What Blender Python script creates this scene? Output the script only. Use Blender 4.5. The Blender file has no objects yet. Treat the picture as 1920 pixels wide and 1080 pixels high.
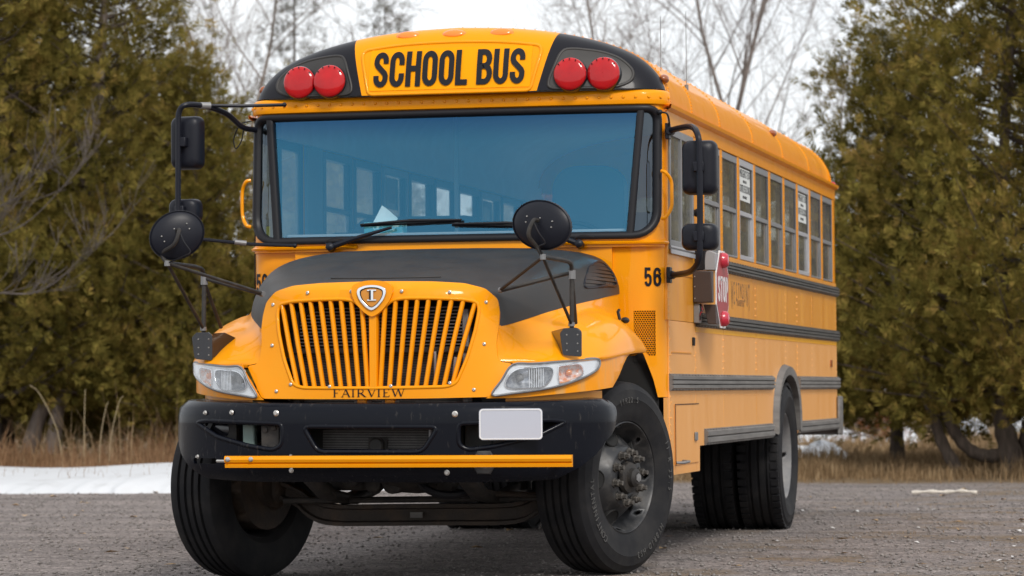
import bpy, math, random
import numpy as np
from mathutils import Vector, Matrix, Quaternion
from mathutils.geometry import delaunay_2d_cdt

R = math.radians
scene = bpy.context.scene
col = scene.collection

# ------------------------------------------------------------------ camera
cam_d = bpy.data.cameras.new('camera')
cam = bpy.data.objects.new('camera', cam_d)
col.objects.link(cam)
cam_d.sensor_width = 36.0
cam_d.lens = 113.884
cam_d.clip_start = 0.1
cam_d.clip_end = 2000.0
_r = Vector((0.9754653, 0.22001067, -0.00792192))
_u = Vector((0.01468727, -0.02913138, 0.99946768))
_f = Vector((-0.21966277, 0.97506239, 0.03164801))
_m = Matrix((( _r.x, _u.x, -_f.x, 4.39110837),
             ( _r.y, _u.y, -_f.y, -17.40100706),
             ( _r.z, _u.z, -_f.z, 0.99380058), (0, 0, 0, 1)))
cam.matrix_world = _m
cam_d.dof.use_dof = True
cam_d.dof.focus_distance = 17.0
cam_d.dof.aperture_fstop = 4.6
scene.camera = cam

# ------------------------------------------------------------------ world (thin bright overcast)
SUN_EL, SUN_AZ = 42.0, 150.0        # azimuth measured from +Y towards +X; a veiled sun behind the camera
world = bpy.data.worlds.new('World')
scene.world = world
world.use_nodes = True
wn = world.node_tree.nodes
wl = world.node_tree.links
wn.clear()
wo = wn.new('ShaderNodeOutputWorld')
bg = wn.new('ShaderNodeBackground')
sky = wn.new('ShaderNodeTexSky')
sky.sky_type = 'NISHITA'
sky.sun_disc = False
sky.sun_elevation = R(SUN_EL)
sky.sun_rotation = R(SUN_AZ)
sky.dust_density = 2.0
sc_ = wn.new('ShaderNodeVectorMath'); sc_.operation = 'SCALE'
sc_.inputs['Scale'].default_value = 0.06
wl.new(sky.outputs['Color'], sc_.inputs[0])
tc = wn.new('ShaderNodeTexCoord')
mp = wn.new('ShaderNodeMapping'); mp.inputs['Scale'].default_value = (1.0, 1.0, 2.6)
wl.new(tc.outputs['Generated'], mp.inputs['Vector'])
nz = wn.new('ShaderNodeTexNoise'); nz.inputs['Scale'].default_value = 2.2
nz.inputs['Detail'].default_value = 5.0; nz.inputs['Roughness'].default_value = 0.55
wl.new(mp.outputs['Vector'], nz.inputs['Vector'])
cr = wn.new('ShaderNodeValToRGB')
cr.color_ramp.elements[0].position = 0.35; cr.color_ramp.elements[0].color = (0.66, 0.685, 0.715, 1)
cr.color_ramp.elements[1].position = 0.65; cr.color_ramp.elements[1].color = (0.80, 0.81, 0.82, 1)
wl.new(nz.outputs['Fac'], cr.inputs['Fac'])
mx = wn.new('ShaderNodeMix'); mx.data_type = 'RGBA'; mx.inputs['Factor'].default_value = 0.86
wl.new(sc_.outputs['Vector'], mx.inputs['A']); wl.new(cr.outputs['Color'], mx.inputs['B'])
wl.new(mx.outputs['Result'], bg.inputs['Color'])
bg.inputs['Strength'].default_value = 1.0
wl.new(bg.outputs['Background'], wo.inputs['Surface'])

sun_d = bpy.data.lights.new('sun', 'SUN')
sun_d.energy = 1.5
sun_d.angle = R(14)
sun_d.color = (1.0, 0.95, 0.88)
sun = bpy.data.objects.new('sun', sun_d)
col.objects.link(sun)
_sd = Vector((math.sin(R(SUN_AZ)) * math.cos(R(SUN_EL)), math.cos(R(SUN_AZ)) * math.cos(R(SUN_EL)), math.sin(R(SUN_EL))))
sun.rotation_euler = _sd.to_track_quat('Z', 'Y').to_euler()
sun.location = _sd * 40

vs = scene.view_settings
vs.view_transform = 'Standard'
try: vs.look = 'None'
except Exception: pass
vs.exposure = 0.62
vs.gamma = 1.0
scene.render.engine = 'CYCLES'
cy = scene.cycles
cy.use_denoising = True
try: cy.denoiser = 'OPENIMAGEDENOISE'
except Exception: pass
cy.max_bounces = 8
cy.diffuse_bounces = 4
cy.glossy_bounces = 4
cy.transparent_max_bounces = 16
cy.transmission_bounces = 6
cy.caustics_reflective = False
cy.caustics_refractive = False
cy.sample_clamp_indirect = 6.0

# ------------------------------------------------------------------ helpers
def tag(o, label=None, cat=None, group=None, kind=None):
    if label: o['label'] = label
    if cat: o['category'] = cat
    if group: o['group'] = group
    if kind: o['kind'] = kind
    return o

def empty(name, loc=(0, 0, 0), rz=0.0, parent=None):
    o = bpy.data.objects.new(name, None)
    o.empty_display_size = 0.2
    col.objects.link(o)
    o.location = loc
    o.rotation_euler = (0, 0, rz)
    if parent: o.parent = parent
    return o

def catmull(P, n):
    """resample a list of points (tuples) with a Catmull-Rom curve, n steps per span"""
    P = [np.array(p, float) for p in P]
    out = []
    for i in range(len(P) - 1):
        p0 = P[i - 1] if i > 0 else 2 * P[0] - P[1]
        p1, p2 = P[i], P[i + 1]
        p3 = P[i + 2] if i + 2 < len(P) else 2 * P[-1] - P[-2]
        for k in range(n):
            t = k / n
            out.append(0.5 * ((2 * p1) + (-p0 + p2) * t + (2 * p0 - 5 * p1 + 4 * p2 - p3) * t * t + (-p0 + 3 * p1 - 3 * p2 + p3) * t ** 3))
    out.append(P[-1])
    return [tuple(float(a) for a in q) for q in out]

def closed_catmull(P, n):
    P = [np.array(p, float) for p in P]
    N = len(P); out = []
    for i in range(N):
        p0, p1, p2, p3 = P[i - 1], P[i], P[(i + 1) % N], P[(i + 2) % N]
        for k in range(n):
            t = k / n
            out.append(tuple(float(a) for a in 0.5 * ((2 * p1) + (-p0 + p2) * t + (2 * p0 - 5 * p1 + 4 * p2 - p3) * t * t + (-p0 + 3 * p1 - 3 * p2 + p3) * t ** 3)))
    return out

def rrect(x0, x1, z0, z1, r, n=6):
    """rounded rectangle outline, counter-clockwise; r may be a 4-tuple (bl, br, tr, tl)"""
    if not isinstance(r, (tuple, list)): r = (r,) * 4
    out = []
    for (cx, cz, rr, a0) in ((x0 + r[0], z0 + r[0], r[0], 180), (x1 - r[1], z0 + r[1], r[1], 270),
                             (x1 - r[2], z1 - r[2], r[2], 0), (x0 + r[3], z1 - r[3], r[3], 90)):
        for k in range(n + 1):
            a = R(a0 + 90 * k / n)
            out.append((cx + rr * math.cos(a), cz + rr * math.sin(a)))
    return out

def round_poly(P, r, n=4):
    out = []
    N = len(P)
    for i in range(N):
        a, b, c = Vector(P[i - 1]), Vector(P[i]), Vector(P[(i + 1) % N])
        rr = r[i] if isinstance(r, (list, tuple)) else r
        d0 = min(rr, (a - b).length * 0.45); d1 = min(rr, (c - b).length * 0.45)
        p0 = b + (a - b).normalized() * d0; p1 = b + (c - b).normalized() * d1
        for k in range(n + 1):
            t = k / n
            q = p0 * (1 - t) ** 2 + b * 2 * t * (1 - t) + p1 * t * t
            out.append((q.x, q.y))
    return out

def inside(pt, poly):
    x, y = pt; c = False
    j = len(poly) - 1
    for i in range(len(poly)):
        xi, yi = poly[i]; xj, yj = poly[j]
        if (yi > y) != (yj > y) and x < (xj - xi) * (y - yi) / (yj - yi + 1e-12) + xi: c = not c
        j = i
    return c

def resample_closed(P, step):
    out = []
    for i in range(len(P)):
        a, b = P[i], P[(i + 1) % len(P)]
        L = math.hypot(b[0] - a[0], b[1] - a[1])
        if L < 1e-7: continue
        n = max(1, int(math.ceil(L / step)))
        for k in range(n):
            out.append((a[0] + (b[0] - a[0]) * k / n, a[1] + (b[1] - a[1]) * k / n))
    return out

class MB:
    def __init__(s): s.v = []; s.f = []
    def add(s, v, f):
        o = len(s.v)
        s.v += [tuple(q) for q in v]
        s.f += [tuple(i + o for i in q) for q in f]
        return s
    def box(s, x0, x1, y0, y1, z0, z1):
        v = [(x, y, z) for x in (x0, x1) for y in (y0, y1) for z in (z0, z1)]
        return s.add(v, [(0, 1, 3, 2), (4, 6, 7, 5), (0, 4, 5, 1), (2, 3, 7, 6), (0, 2, 6, 4), (1, 5, 7, 3)])
    def obox(s, c, ax, ay, az):
        """oriented box: centre and three half-axis vectors"""
        c, ax, ay, az = map(Vector, (c, ax, ay, az))
        v = [c + ax * i + ay * j + az * k for i in (-1, 1) for j in (-1, 1) for k in (-1, 1)]
        return s.add(v, [(0, 1, 3, 2), (4, 6, 7, 5), (0, 4, 5, 1), (2, 3, 7, 6), (0, 2, 6, 4), (1, 5, 7, 3)])
    def grid(s, rows, closed=False, flip=False):
        n = len(rows[0]); v = [p for r in rows for p in r]; f = []
        m = n if closed else n - 1
        for i in range(len(rows) - 1):
            for j in range(m):
                a, b, c, d = i * n + j, i * n + (j + 1) % n, (i + 1) * n + (j + 1) % n, (i + 1) * n + j
                f.append((a, d, c, b) if flip else (a, b, c, d))
        return s.add(v, f)
    def tube(s, path, r, n=8, closed=False, cap=True):
        P = [Vector(p) for p in path]; N = len(P)
        rad = r if isinstance(r, (list, tuple)) else [r] * N
        T = []
        for i in range(N):
            a = P[i - 1] if (i > 0 or closed) else P[i]
            b = P[(i + 1) % N] if (i < N - 1 or closed) else P[i]
            t = (b - a)
            T.append(t.normalized() if t.length > 1e-9 else Vector((0, 0, 1)))
        up = Vector((0, 0, 1)) if abs(T[0].z) < 0.9 else Vector((1, 0, 0))
        nv = T[0].cross(up).normalized()
        rows = []
        for i in range(N):
            if i:
                q = T[i - 1].rotation_difference(T[i]); nv = (q @ nv)
                nv = (nv - T[i] * nv.dot(T[i])).normalized()
            bv = T[i].cross(nv)
            rows.append([P[i] + (nv * math.cos(2 * math.pi * k / n) + bv * math.sin(2 * math.pi * k / n)) * rad[i] for k in range(n)])
        if closed: rows.append(rows[0])
        o = len(s.v)
        s.grid(rows, closed=True)
        if cap and not closed:
            s.f.append(tuple(o + k for k in range(n))[::-1])
            s.f.append(tuple(o + (N - 1) * n + k for k in range(n)))
        return s
    def cyl(s, a, b, r, n=12): return s.tube([a, b], r, n)
    def lathe(s, prof, o, axis, n=24, cap0=False, cap1=False, ref=None):
        """prof = [(radius, distance along axis)]"""
        o = Vector(o); A = Vector(axis).normalized()
        u = Vector(ref) if ref else (Vector((0, 0, 1)) if abs(A.z) < 0.9 else Vector((1, 0, 0)))
        u = (u - A * u.dot(A)).normalized(); w = A.cross(u)
        rows = [[o + A * h + (u * math.cos(2 * math.pi * k / n) + w * math.sin(2 * math.pi * k / n)) * r for k in range(n)] for (r, h) in prof]
        b = len(s.v)
        s.grid(rows, closed=True)
        if cap0: s.f.append(tuple(b + k for k in range(n))[::-1])
        if cap1: s.f.append(tuple(b + (len(prof) - 1) * n + k for k in range(n)))
        return s
    def ball(s, c, r, nu=12, nv=8, mtx=None):
        if not isinstance(r, (tuple, list)): r = (r, r, r)
        rows = []
        for i in range(nv + 1):
            t = math.pi * i / nv
            row = []
            for k in range(nu):
                p = 2 * math.pi * k / nu
                q = Vector((r[0] * math.sin(t) * math.cos(p), r[1] * math.sin(t) * math.sin(p), r[2] * math.cos(t)))
                if mtx: q = mtx @ q
                row.append(q + Vector(c))
            rows.append(row)
        return s.grid(rows, closed=True, flip=True)
    def prism(s, pts, vec):
        """closed 3-D outline extruded along vec"""
        P = [Vector(p) for p in pts]; n = len(P); w = Vector(vec)
        v = P + [p + w for p in P]
        f = [tuple(range(n))[::-1], tuple(range(n, 2 * n))]
        f += [(i, (i + 1) % n, n + (i + 1) % n, n + i) for i in range(n)]
        return s.add(v, f)
    def rivet(s, p, nrm, r=0.006, h=0.004):
        nrm = Vector(nrm).normalized(); p = Vector(p)
        u = nrm.orthogonal().normalized(); w = nrm.cross(u)
        v = [p + (u * math.cos(k * math.pi / 3) + w * math.sin(k * math.pi / 3)) * r for k in range(6)]
        v += [p + nrm * h + (u * math.cos(k * math.pi / 3) + w * math.sin(k * math.pi / 3)) * r * 0.55 for k in range(6)]
        f = [(k, (k + 1) % 6, 6 + (k + 1) % 6, 6 + k) for k in range(6)] + [tuple(range(6, 12))]
        return s.add(v, f)
    def panel(s, outer, holes, step, fn, thick=0.01, tdir=(0, 1, 0), bstep=None):
        """flat 2-D outline with holes, triangulated with inner points, mapped to 3-D by fn(a, b),
        given thickness along tdir (vector or function of (a, b))"""
        bstep = bstep or step
        loops = [resample_closed(outer, bstep)] + [resample_closed(h, bstep) for h in holes]
        V = []; Eg = []
        for L in loops:
            o = len(V); V += L
            Eg += [(o + i, o + (i + 1) % len(L)) for i in range(len(L))]
        xs = [p[0] for p in loops[0]]; zs = [p[1] for p in loops[0]]
        nx = int((max(xs) - min(xs)) / step); nzz = int((max(zs) - min(zs)) / step)
        for i in range(1, nx + 1):
            for j in range(1, nzz + 1):
                q = (min(xs) + i * (max(xs) - min(xs)) / (nx + 1), min(zs) + j * (max(zs) - min(zs)) / (nzz + 1))
                if inside(q, loops[0]) and not any(inside(q, h) for h in loops[1:]): V.append(q)
        vv, ee, ff, _, _, _ = delaunay_2d_cdt([Vector(q) for q in V], Eg, [], 0, 1e-6)
        tri = []
        for t in ff:
            c = sum((vv[i] for i in t), Vector((0, 0))) / len(t)
            if inside((c.x, c.y), loops[0]) and not any(inside((c.x, c.y), h) for h in loops[1:]): tri.append(tuple(t))
        n = len(vv)
        td = tdir if callable(tdir) else (lambda a, b: tdir)
        F = [Vector(fn(q.x, q.y)) for q in vv]
        B = [F[i] + Vector(td(vv[i].x, vv[i].y)) * thick for i in range(n)]
        cnt = {}
        for t in tri:
            for k in range(len(t)):
                e = (t[k], t[(k + 1) % len(t)]); cnt[tuple(sorted(e))] = cnt.get(tuple(sorted(e)), []) + [e]
        side = [(e[0][1], e[0][0], e[0][0] + n, e[0][1] + n) for e in cnt.values() if len(e) == 1]
        return s.add(F + B, tri + [tuple(i + n for i in t[::-1]) for t in tri] + side)
    def build(s, name, mat, parent=None, smooth=35, bevel=0.0, seg=2, recalc=True):
        me = bpy.data.meshes.new(name)
        me.from_pydata([tuple(q) for q in s.v], [], s.f)
        me.update()
        if recalc:
            import bmesh
            bm = bmesh.new(); bm.from_mesh(me)
            bmesh.ops.remove_doubles(bm, verts=bm.verts, dist=1e-5)
            bmesh.ops.recalc_face_normals(bm, faces=bm.faces)
            bm.to_mesh(me); bm.free()
        if smooth:
            me.polygons.foreach_set('use_smooth', [True] * len(me.polygons))
            me.set_sharp_from_angle(angle=R(smooth))
        o = bpy.data.objects.new(name, me)
        col.objects.link(o)
        if mat: me.materials.append(mat)
        if parent: o.parent = parent
        if bevel:
            b = o.modifiers.new('bevel', 'BEVEL'); b.width = bevel; b.segments = seg
            b.limit_method = 'ANGLE'; b.angle_limit = R(40); b.use_clamp_overlap = True
        return o

def text_mesh(body, size, mtx, mat, name, parent, sx=1.0, offset=0.0, extrude=0.001, align='CENTER', spacing=1.0):
    cu = bpy.data.curves.new('txt', 'FONT')
    cu.body = body; cu.size = size; cu.align_x = align; cu.align_y = 'CENTER'
    cu.extrude = extrude; cu.offset = offset; cu.space_character = spacing
    cu.resolution_u = 3
    t = bpy.data.objects.new('txt', cu); col.objects.link(t)
    dg = bpy.context.evaluated_depsgraph_get()
    me = bpy.data.meshes.new_from_object(t.evaluated_get(dg))
    bpy.data.objects.remove(t); bpy.data.curves.remove(cu)
    me.transform(Matrix.Scale(sx, 4, (1, 0, 0)))
    if callable(mtx):
        for v in me.vertices: v.co = mtx(v.co)
    else: me.transform(mtx)
    me.materials.clear(); me.materials.append(mat)
    me.name = name
    o = bpy.data.objects.new(name, me); col.objects.link(o)
    if parent: o.parent = parent
    return o

def ribbon(mb, path, w, fn, thick, closed=False):
    """flat stroke of width w along a 2-D path, mapped by fn(a, b, depth)"""
    P = []
    for q in path:
        q = Vector(q)
        if not P or (q - P[-1]).length > 1e-4: P.append(q)
    if closed and (P[0] - P[-1]).length < 1e-4: P.pop()
    n = len(P); L = []; Rr = []
    for i in range(n):
        a = P[i - 1] if (i > 0 or closed) else None
        b = P[(i + 1) % n] if (i < n - 1 or closed) else None
        d0 = (P[i] - a).normalized() if a is not None else None
        d1 = (b - P[i]).normalized() if b is not None else None
        d0 = d0 or d1; d1 = d1 or d0
        t = (d0 + d1)
        t = t.normalized() if t.length > 1e-6 else d1
        nn = Vector((-t.y, t.x)); k = 1 / max(0.5, nn.dot(Vector((-d1.y, d1.x))))
        L.append(P[i] + nn * w / 2 * k); Rr.append(P[i] - nn * w / 2 * k)
    m = n if closed else n - 1
    v = [fn(p.x, p.y, 0) for p in L] + [fn(p.x, p.y, 0) for p in Rr] + [fn(p.x, p.y, thick) for p in L] + [fn(p.x, p.y, thick) for p in Rr]
    f = []
    for i in range(m):
        j = (i + 1) % n
        f += [(i, j, n + j, n + i), (2 * n + i, 3 * n + i, 3 * n + j, 2 * n + j), (i, 2 * n + i, 2 * n + j, j), (n + i, n + j, 3 * n + j, 3 * n + i)]
    if not closed:
        f += [(0, n, 3 * n, 2 * n), (n - 1, 3 * n - 1, 4 * n - 1, 2 * n - 1)]
    mb.add(v, f)

def arc(cx, cy, rx, ry, a0, a1, n=8):
    return [(cx + rx * math.cos(R(a0 + (a1 - a0) * k / n)), cy + ry * math.sin(R(a0 + (a1 - a0) * k / n))) for k in range(n + 1)]

# condensed grotesque capitals on a box w x 1 (centre-line strokes, stroke s)
def glyph(ch, w, s):
    h = s / 2; x0, x1, y0, y1 = h, w - h, h, 1 - h
    r = min((x1 - x0) / 2, 0.26); ry = 0.2
    ax = (x0 + x1) / 2
    if ch == 'O': return [(arc(x1 - r, y1 - ry, r, ry, 0, 90) + arc(x0 + r, y1 - ry, r, ry, 90, 180) + arc(x0 + r, y0 + ry, r, ry, 180, 270) + arc(x1 - r, y0 + ry, r, ry, 270, 360), True)]
    if ch == 'C': return [([(x1, 0.62)] + arc(x1 - r, y1 - ry, r, ry, 0, 90) + arc(x0 + r, y1 - ry, r, ry, 90, 180) + arc(x0 + r, y0 + ry, r, ry, 180, 270) + arc(x1 - r, y0 + ry, r, ry, 270, 360) + [(x1, 0.38)], False)]
    if ch == 'S': return [([(x1, 0.67)] + arc(x1 - r, y1 - ry * .9, r, ry * .9, 0, 90) + arc(x0 + r, y1 - ry * .9, r, ry * .9, 90, 180) + [(x0, 0.68), (x0 + .03, 0.61), (ax, 0.5), (x1 - .03, 0.39), (x1, 0.32)] + arc(x1 - r, y0 + ry * .9, r, ry * .9, 360, 270) + arc(x0 + r, y0 + ry * .9, r, ry * .9, 270, 180) + [(x0, 0.33)], False)]
    if ch == 'H': return [([(x0, 0), (x0, 1)], False), ([(x1, 0), (x1, 1)], False), ([(x0, 0.51), (x1, 0.51)], False)]
    if ch == 'L': return [([(x0, 1), (x0, h), (w, h)], False)]
    if ch == 'U': return [([(x0, 1), (x0, y0 + ry)] + arc(x0 + r, y0 + ry, r, ry, 180, 270) + arc(x1 - r, y0 + ry, r, ry, 270, 360) + [(x1, 1)], False)]
    if ch == 'B': return [([(x0, 0), (x0, 1)], False), ([(x0, y1)] + arc(x1 - .15, (y1 + .52) / 2, .15, (y1 - .52) / 2, 90, -90) + [(x0, .52)], False), ([(x0, .52)] + arc(x1 - .13, (y0 + .52) / 2, .15, (.52 - y0) / 2, 90, -90) + [(x0, y0)], False)]
    if ch == 'T': return [([(0, y1), (w, y1)], False), ([(ax, y1), (ax, 0)], False)]
    if ch == 'P': return [([(x0, 0), (x0, 1)], False), ([(x0, y1)] + arc(x1 - .15, (y1 + .45) / 2, .15, (y1 - .45) / 2, 90, -90) + [(x0, .45)], False)]
    if ch == '5': return [([(x1, y1), (x0 + .02, y1), (x0, .52)] + arc(ax, .40, (x1 - x0) / 2, .19, 150, 0) + [(x1, .30)] + arc(ax, .30, (x1 - x0) / 2, .30 - h, 0, -90) + arc(ax, .30, (x1 - x0) / 2, .30 - h, 270, 190), False)]
    if ch == '6': return [([(x1, .72)] + arc(ax, .70, (x1 - x0) / 2, .30 - h, 0, 180) + [(x0, .32)] + arc(ax, .32, (x1 - x0) / 2, .32 - h, 180, 360) + arc(ax, .36, (x1 - x0) / 2, .22, 0, 170), False)]
    return []

def stroke_word(mb, word, x0, x1, z0, z1, fn, s, widths, gap, thick):
    """letters set from x0 to x1; widths in units of letter height"""
    tot = sum(widths.get(c, .5) for c in word) + gap * (len(word) - 1)
    H = z1 - z0; kx = (x1 - x0) / (tot * H); x = 0.0
    for c in word:
        w = widths.get(c, .5)
        for path, cl in glyph(c, w, s):
            q = [path[0]]
            for a_, b_ in zip(path[:-1], path[1:]):
                k_ = max(1, int(math.hypot(b_[0] - a_[0], b_[1] - a_[1]) / .1))
                q += [(a_[0] + (b_[0] - a_[0]) * i_ / k_, a_[1] + (b_[1] - a_[1]) * i_ / k_) for i_ in range(1, k_ + 1)]
            path = q
            ribbon(mb, path, s, lambda a, b, d, X=x: fn(x0 + (X + a) * H * kx, z0 + b * H, d), thick, cl)
        x += w + gap

# ------------------------------------------------------------------ materials
def nodes_of(m):
    m.use_nodes = True
    nt = m.node_tree
    return nt, nt.nodes, nt.links, nt.nodes['Principled BSDF']

def mat(name, base, rough=0.5, metal=0.0, coat=0.0, coat_r=0.05, var=0.0, vscale=6.0, bump=0.0, bscale=60.0,
        spec=0.5, emit=None, second=None, lo=0.45, hi=0.7, stretch=None, rvar=0.0, detail=6.0):
    m = bpy.data.materials.new(name)
    nt, N, L, P = nodes_of(m)
    P.inputs['Roughness'].default_value = rough
    P.inputs['Metallic'].default_value = metal
    P.inputs['Coat Weight'].default_value = coat
    P.inputs['Coat Roughness'].default_value = coat_r
    P.inputs['Specular IOR Level'].default_value = spec
    P.inputs['Base Color'].default_value = (*base, 1)
    if second or var or bump or rvar:
        g = N.new('ShaderNodeNewGeometry')
        mpn = N.new('ShaderNodeMapping')
        if stretch: mpn.inputs['Scale'].default_value = stretch
        L.new(g.outputs['Position'], mpn.inputs['Vector'])
    if second or var or rvar:
        n = N.new('ShaderNodeTexNoise'); n.inputs['Scale'].default_value = vscale; n.inputs['Detail'].default_value = detail
        n.inputs['Roughness'].default_value = 0.6
        L.new(mpn.outputs['Vector'], n.inputs['Vector'])
        ramp = N.new('ShaderNodeValToRGB')
        ramp.color_ramp.elements[0].position = lo; ramp.color_ramp.elements[1].position = hi
        c2 = second or tuple(c * (1 + var) for c in base)
        c1 = base if second else tuple(c * (1 - var) for c in base)
        ramp.color_ramp.elements[0].color = (*c1, 1); ramp.color_ramp.elements[1].color = (*c2, 1)
        L.new(n.outputs['Fac'], ramp.inputs['Fac'])
        if second or var: L.new(ramp.outputs['Color'], P.inputs['Base Color'])
        if rvar:
            mr = N.new('ShaderNodeMapRange'); mr.inputs['To Min'].default_value = rough; mr.inputs['To Max'].default_value = min(1, rough + rvar)
            mr.inputs['From Min'].default_value = lo; mr.inputs['From Max'].default_value = hi
            L.new(n.outputs['Fac'], mr.inputs['Value']); L.new(mr.outputs['Result'], P.inputs['Roughness'])
    if bump:
        n2 = N.new('ShaderNodeTexNoise'); n2.inputs['Scale'].default_value = bscale; n2.inputs['Detail'].default_value = 4
        L.new(mpn.outputs['Vector'], n2.inputs['Vector'])
        b = N.new('ShaderNodeBump'); b.inputs['Strength'].default_value = bump; b.inputs['Distance'].default_value = 0.01
        L.new(n2.outputs['Fac'], b.inputs['Height']); L.new(b.outputs['Normal'], P.inputs['Normal'])
    if emit:
        P.inputs['Emission Color'].default_value = (*emit[0], 1); P.inputs['Emission Strength'].default_value = emit[1]
    return m

def glass(name, tint, refl, fac0, fres=1.0, rough=0.0, dust=0.0, grad=None):
    """thin sheet glass: clear body colour seen through, sky and trees mirrored on top"""
    m = bpy.data.materials.new(name); m.use_nodes = True
    nt = m.node_tree; N = nt.nodes; L = nt.links; N.clear()
    out = N.new('ShaderNodeOutputMaterial')
    tr = N.new('ShaderNodeBsdfTransparent'); tr.inputs['Color'].default_value = (*tint, 1)
    gl = N.new('ShaderNodeBsdfGlossy'); gl.inputs['Color'].default_value = (*refl, 1); gl.inputs['Roughness'].default_value = rough
    fr = N.new('ShaderNodeFresnel')
    gg = N.new('ShaderNodeNewGeometry'); im = N.new('ShaderNodeMapRange')
    im.inputs['To Min'].default_value = 1.5; im.inputs['To Max'].default_value = 1 / 1.5
    L.new(gg.outputs['Backfacing'], im.inputs['Value']); L.new(im.outputs['Result'], fr.inputs['IOR'])
    ma = N.new('ShaderNodeMath'); ma.operation = 'MULTIPLY_ADD'; ma.use_clamp = True
    ma.inputs[1].default_value = fres; ma.inputs[2].default_value = fac0
    L.new(fr.outputs['Fac'], ma.inputs[0])
    mixn = N.new('ShaderNodeMixShader')
    L.new(ma.outputs['Value'], mixn.inputs['Fac']); L.new(tr.outputs['BSDF'], mixn.inputs[1]); L.new(gl.outputs['BSDF'], mixn.inputs[2])
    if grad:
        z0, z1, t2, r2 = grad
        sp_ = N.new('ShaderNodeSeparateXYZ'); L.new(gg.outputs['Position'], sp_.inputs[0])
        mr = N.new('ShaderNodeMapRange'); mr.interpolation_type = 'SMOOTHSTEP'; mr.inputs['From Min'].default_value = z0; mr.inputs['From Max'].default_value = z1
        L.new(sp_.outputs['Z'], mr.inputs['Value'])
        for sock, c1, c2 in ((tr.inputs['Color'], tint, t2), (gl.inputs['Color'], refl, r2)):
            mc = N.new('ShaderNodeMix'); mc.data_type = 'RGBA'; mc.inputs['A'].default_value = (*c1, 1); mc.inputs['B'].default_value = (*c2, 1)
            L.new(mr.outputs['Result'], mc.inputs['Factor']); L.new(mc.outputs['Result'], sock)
    res = mixn
    if dust:
        d1 = N.new('ShaderNodeBsdfDiffuse'); d2 = N.new('ShaderNodeBsdfTranslucent'); mm = N.new('ShaderNodeMixShader')
        for q in (d1, d2): q.inputs['Color'].default_value = (.62, .58, .52, 1)
        mm.inputs['Fac'].default_value = .6
        L.new(d1.outputs[0], mm.inputs[1]); L.new(d2.outputs[0], mm.inputs[2])
        tn = N.new('ShaderNodeTexNoise'); tn.inputs['Scale'].default_value = 3; tn.inputs['Detail'].default_value = 6
        L.new(gg.outputs['Position'], tn.inputs['Vector'])
        dm = N.new('ShaderNodeMath'); dm.operation = 'MULTIPLY'; dm.inputs[1].default_value = dust * 2; L.new(tn.outputs['Fac'], dm.inputs[0])
        m2 = N.new('ShaderNodeMixShader'); L.new(dm.outputs[0], m2.inputs['Fac']); L.new(mixn.outputs[0], m2.inputs[1]); L.new(mm.outputs[0], m2.inputs[2])
        res = m2
    L.new(res.outputs[0], out.inputs['Surface'])
    return m

YEL = (0.86, 0.305, 0.001)
M = {}
M['yellow'] = mat('school_bus_yellow', YEL, 0.34, coat=0.34, coat_r=0.03, second=(.82, .320, .007), lo=.42, hi=.85, vscale=5.0, rvar=0.2, detail=9, spec=0.08, bump=0.10, bscale=2.6)
M['yellow_side'] = mat('yellow_faded_upper', (0.76, 0.28, 0.006), 0.34, coat=0.3, coat_r=0.12, second=(0.82, 0.36, 0.035), lo=0.35, hi=0.7, vscale=2.2, stretch=(1, 5.0, 0.5), rvar=0.2, spec=0.3)
M['yellow_low'] = mat('yellow_faded_lower', (0.85, 0.37, 0.075), 0.40, coat=0.30, coat_r=0.18, spec=0.3, second=(0.88, 0.44, 0.15), lo=0.32, hi=0.72, vscale=2.4, stretch=(1, 3.0, 0.55), rvar=0.2)
M['sign_yellow'] = mat('sign_yellow_film', (0.90, 0.34, 0.0), 0.45, var=0.02, spec=0.1)
M['yellow_dirty'] = mat('yellow_mud_streaked', YEL, 0.38, coat=0.3, coat_r=0.1, second=(0.60, 0.36, 0.14), vscale=9, lo=0.52, hi=0.78, stretch=(1, 1, .22), rvar=.3, spec=.2)
M['tape'] = mat('reflective_yellow_tape', (0.96, 0.44, 0.0), 0.4, var=0.03, spec=0.2)
M['gloss_black'] = mat('gloss_black_paint', (0.012, 0.012, 0.016), 0.22, coat=0.6, coat_r=0.05)
M['hood_black'] = mat('matte_black_hood_paint', (0.019, 0.017, 0.016), 0.45, second=(0.034, 0.029, 0.025), vscale=3.5, lo=0.4, hi=0.75, rvar=0.14, spec=0.5)
M['plastic'] = mat('black_mirror_plastic', (0.008, 0.009, 0.015), 0.40, bump=0.05, bscale=500, spec=0.26)
M['rubber'] = mat('black_rubber_seal', (0.011, 0.011, 0.014), 0.45, spec=0.3)
M['tyre'] = mat('tyre_rubber', (0.013, 0.013, 0.015), 0.72, second=(0.034, 0.032, 0.031), vscale=7, lo=0.42, hi=0.85, bump=0.05, bscale=120, spec=0.22)
M['tyre_letter'] = mat('tyre_raised_lettering', (0.085, 0.083, 0.080), 0.65, spec=0.35)
M['bumper'] = mat('bumper_black_dusty', (0.004, 0.005, 0.009), 0.22, coat=0.12, coat_r=0.10, second=(0.075, 0.068, 0.062), vscale=42, lo=0.60, hi=0.88, rvar=0.4, detail=12, spec=0.12, stretch=(1, 1, .22))
M['dirt_black'] = mat('dirty_black_steel', (0.018, 0.016, 0.015), 0.65, second=(0.055, 0.045, 0.036), vscale=14, lo=0.45, hi=0.8)
M['axle'] = mat('rusty_axle_steel', (0.035, 0.026, 0.020), 0.7, second=(0.075, 0.048, 0.030), vscale=9, lo=0.45, hi=0.75, bump=0.3, bscale=60)
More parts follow.
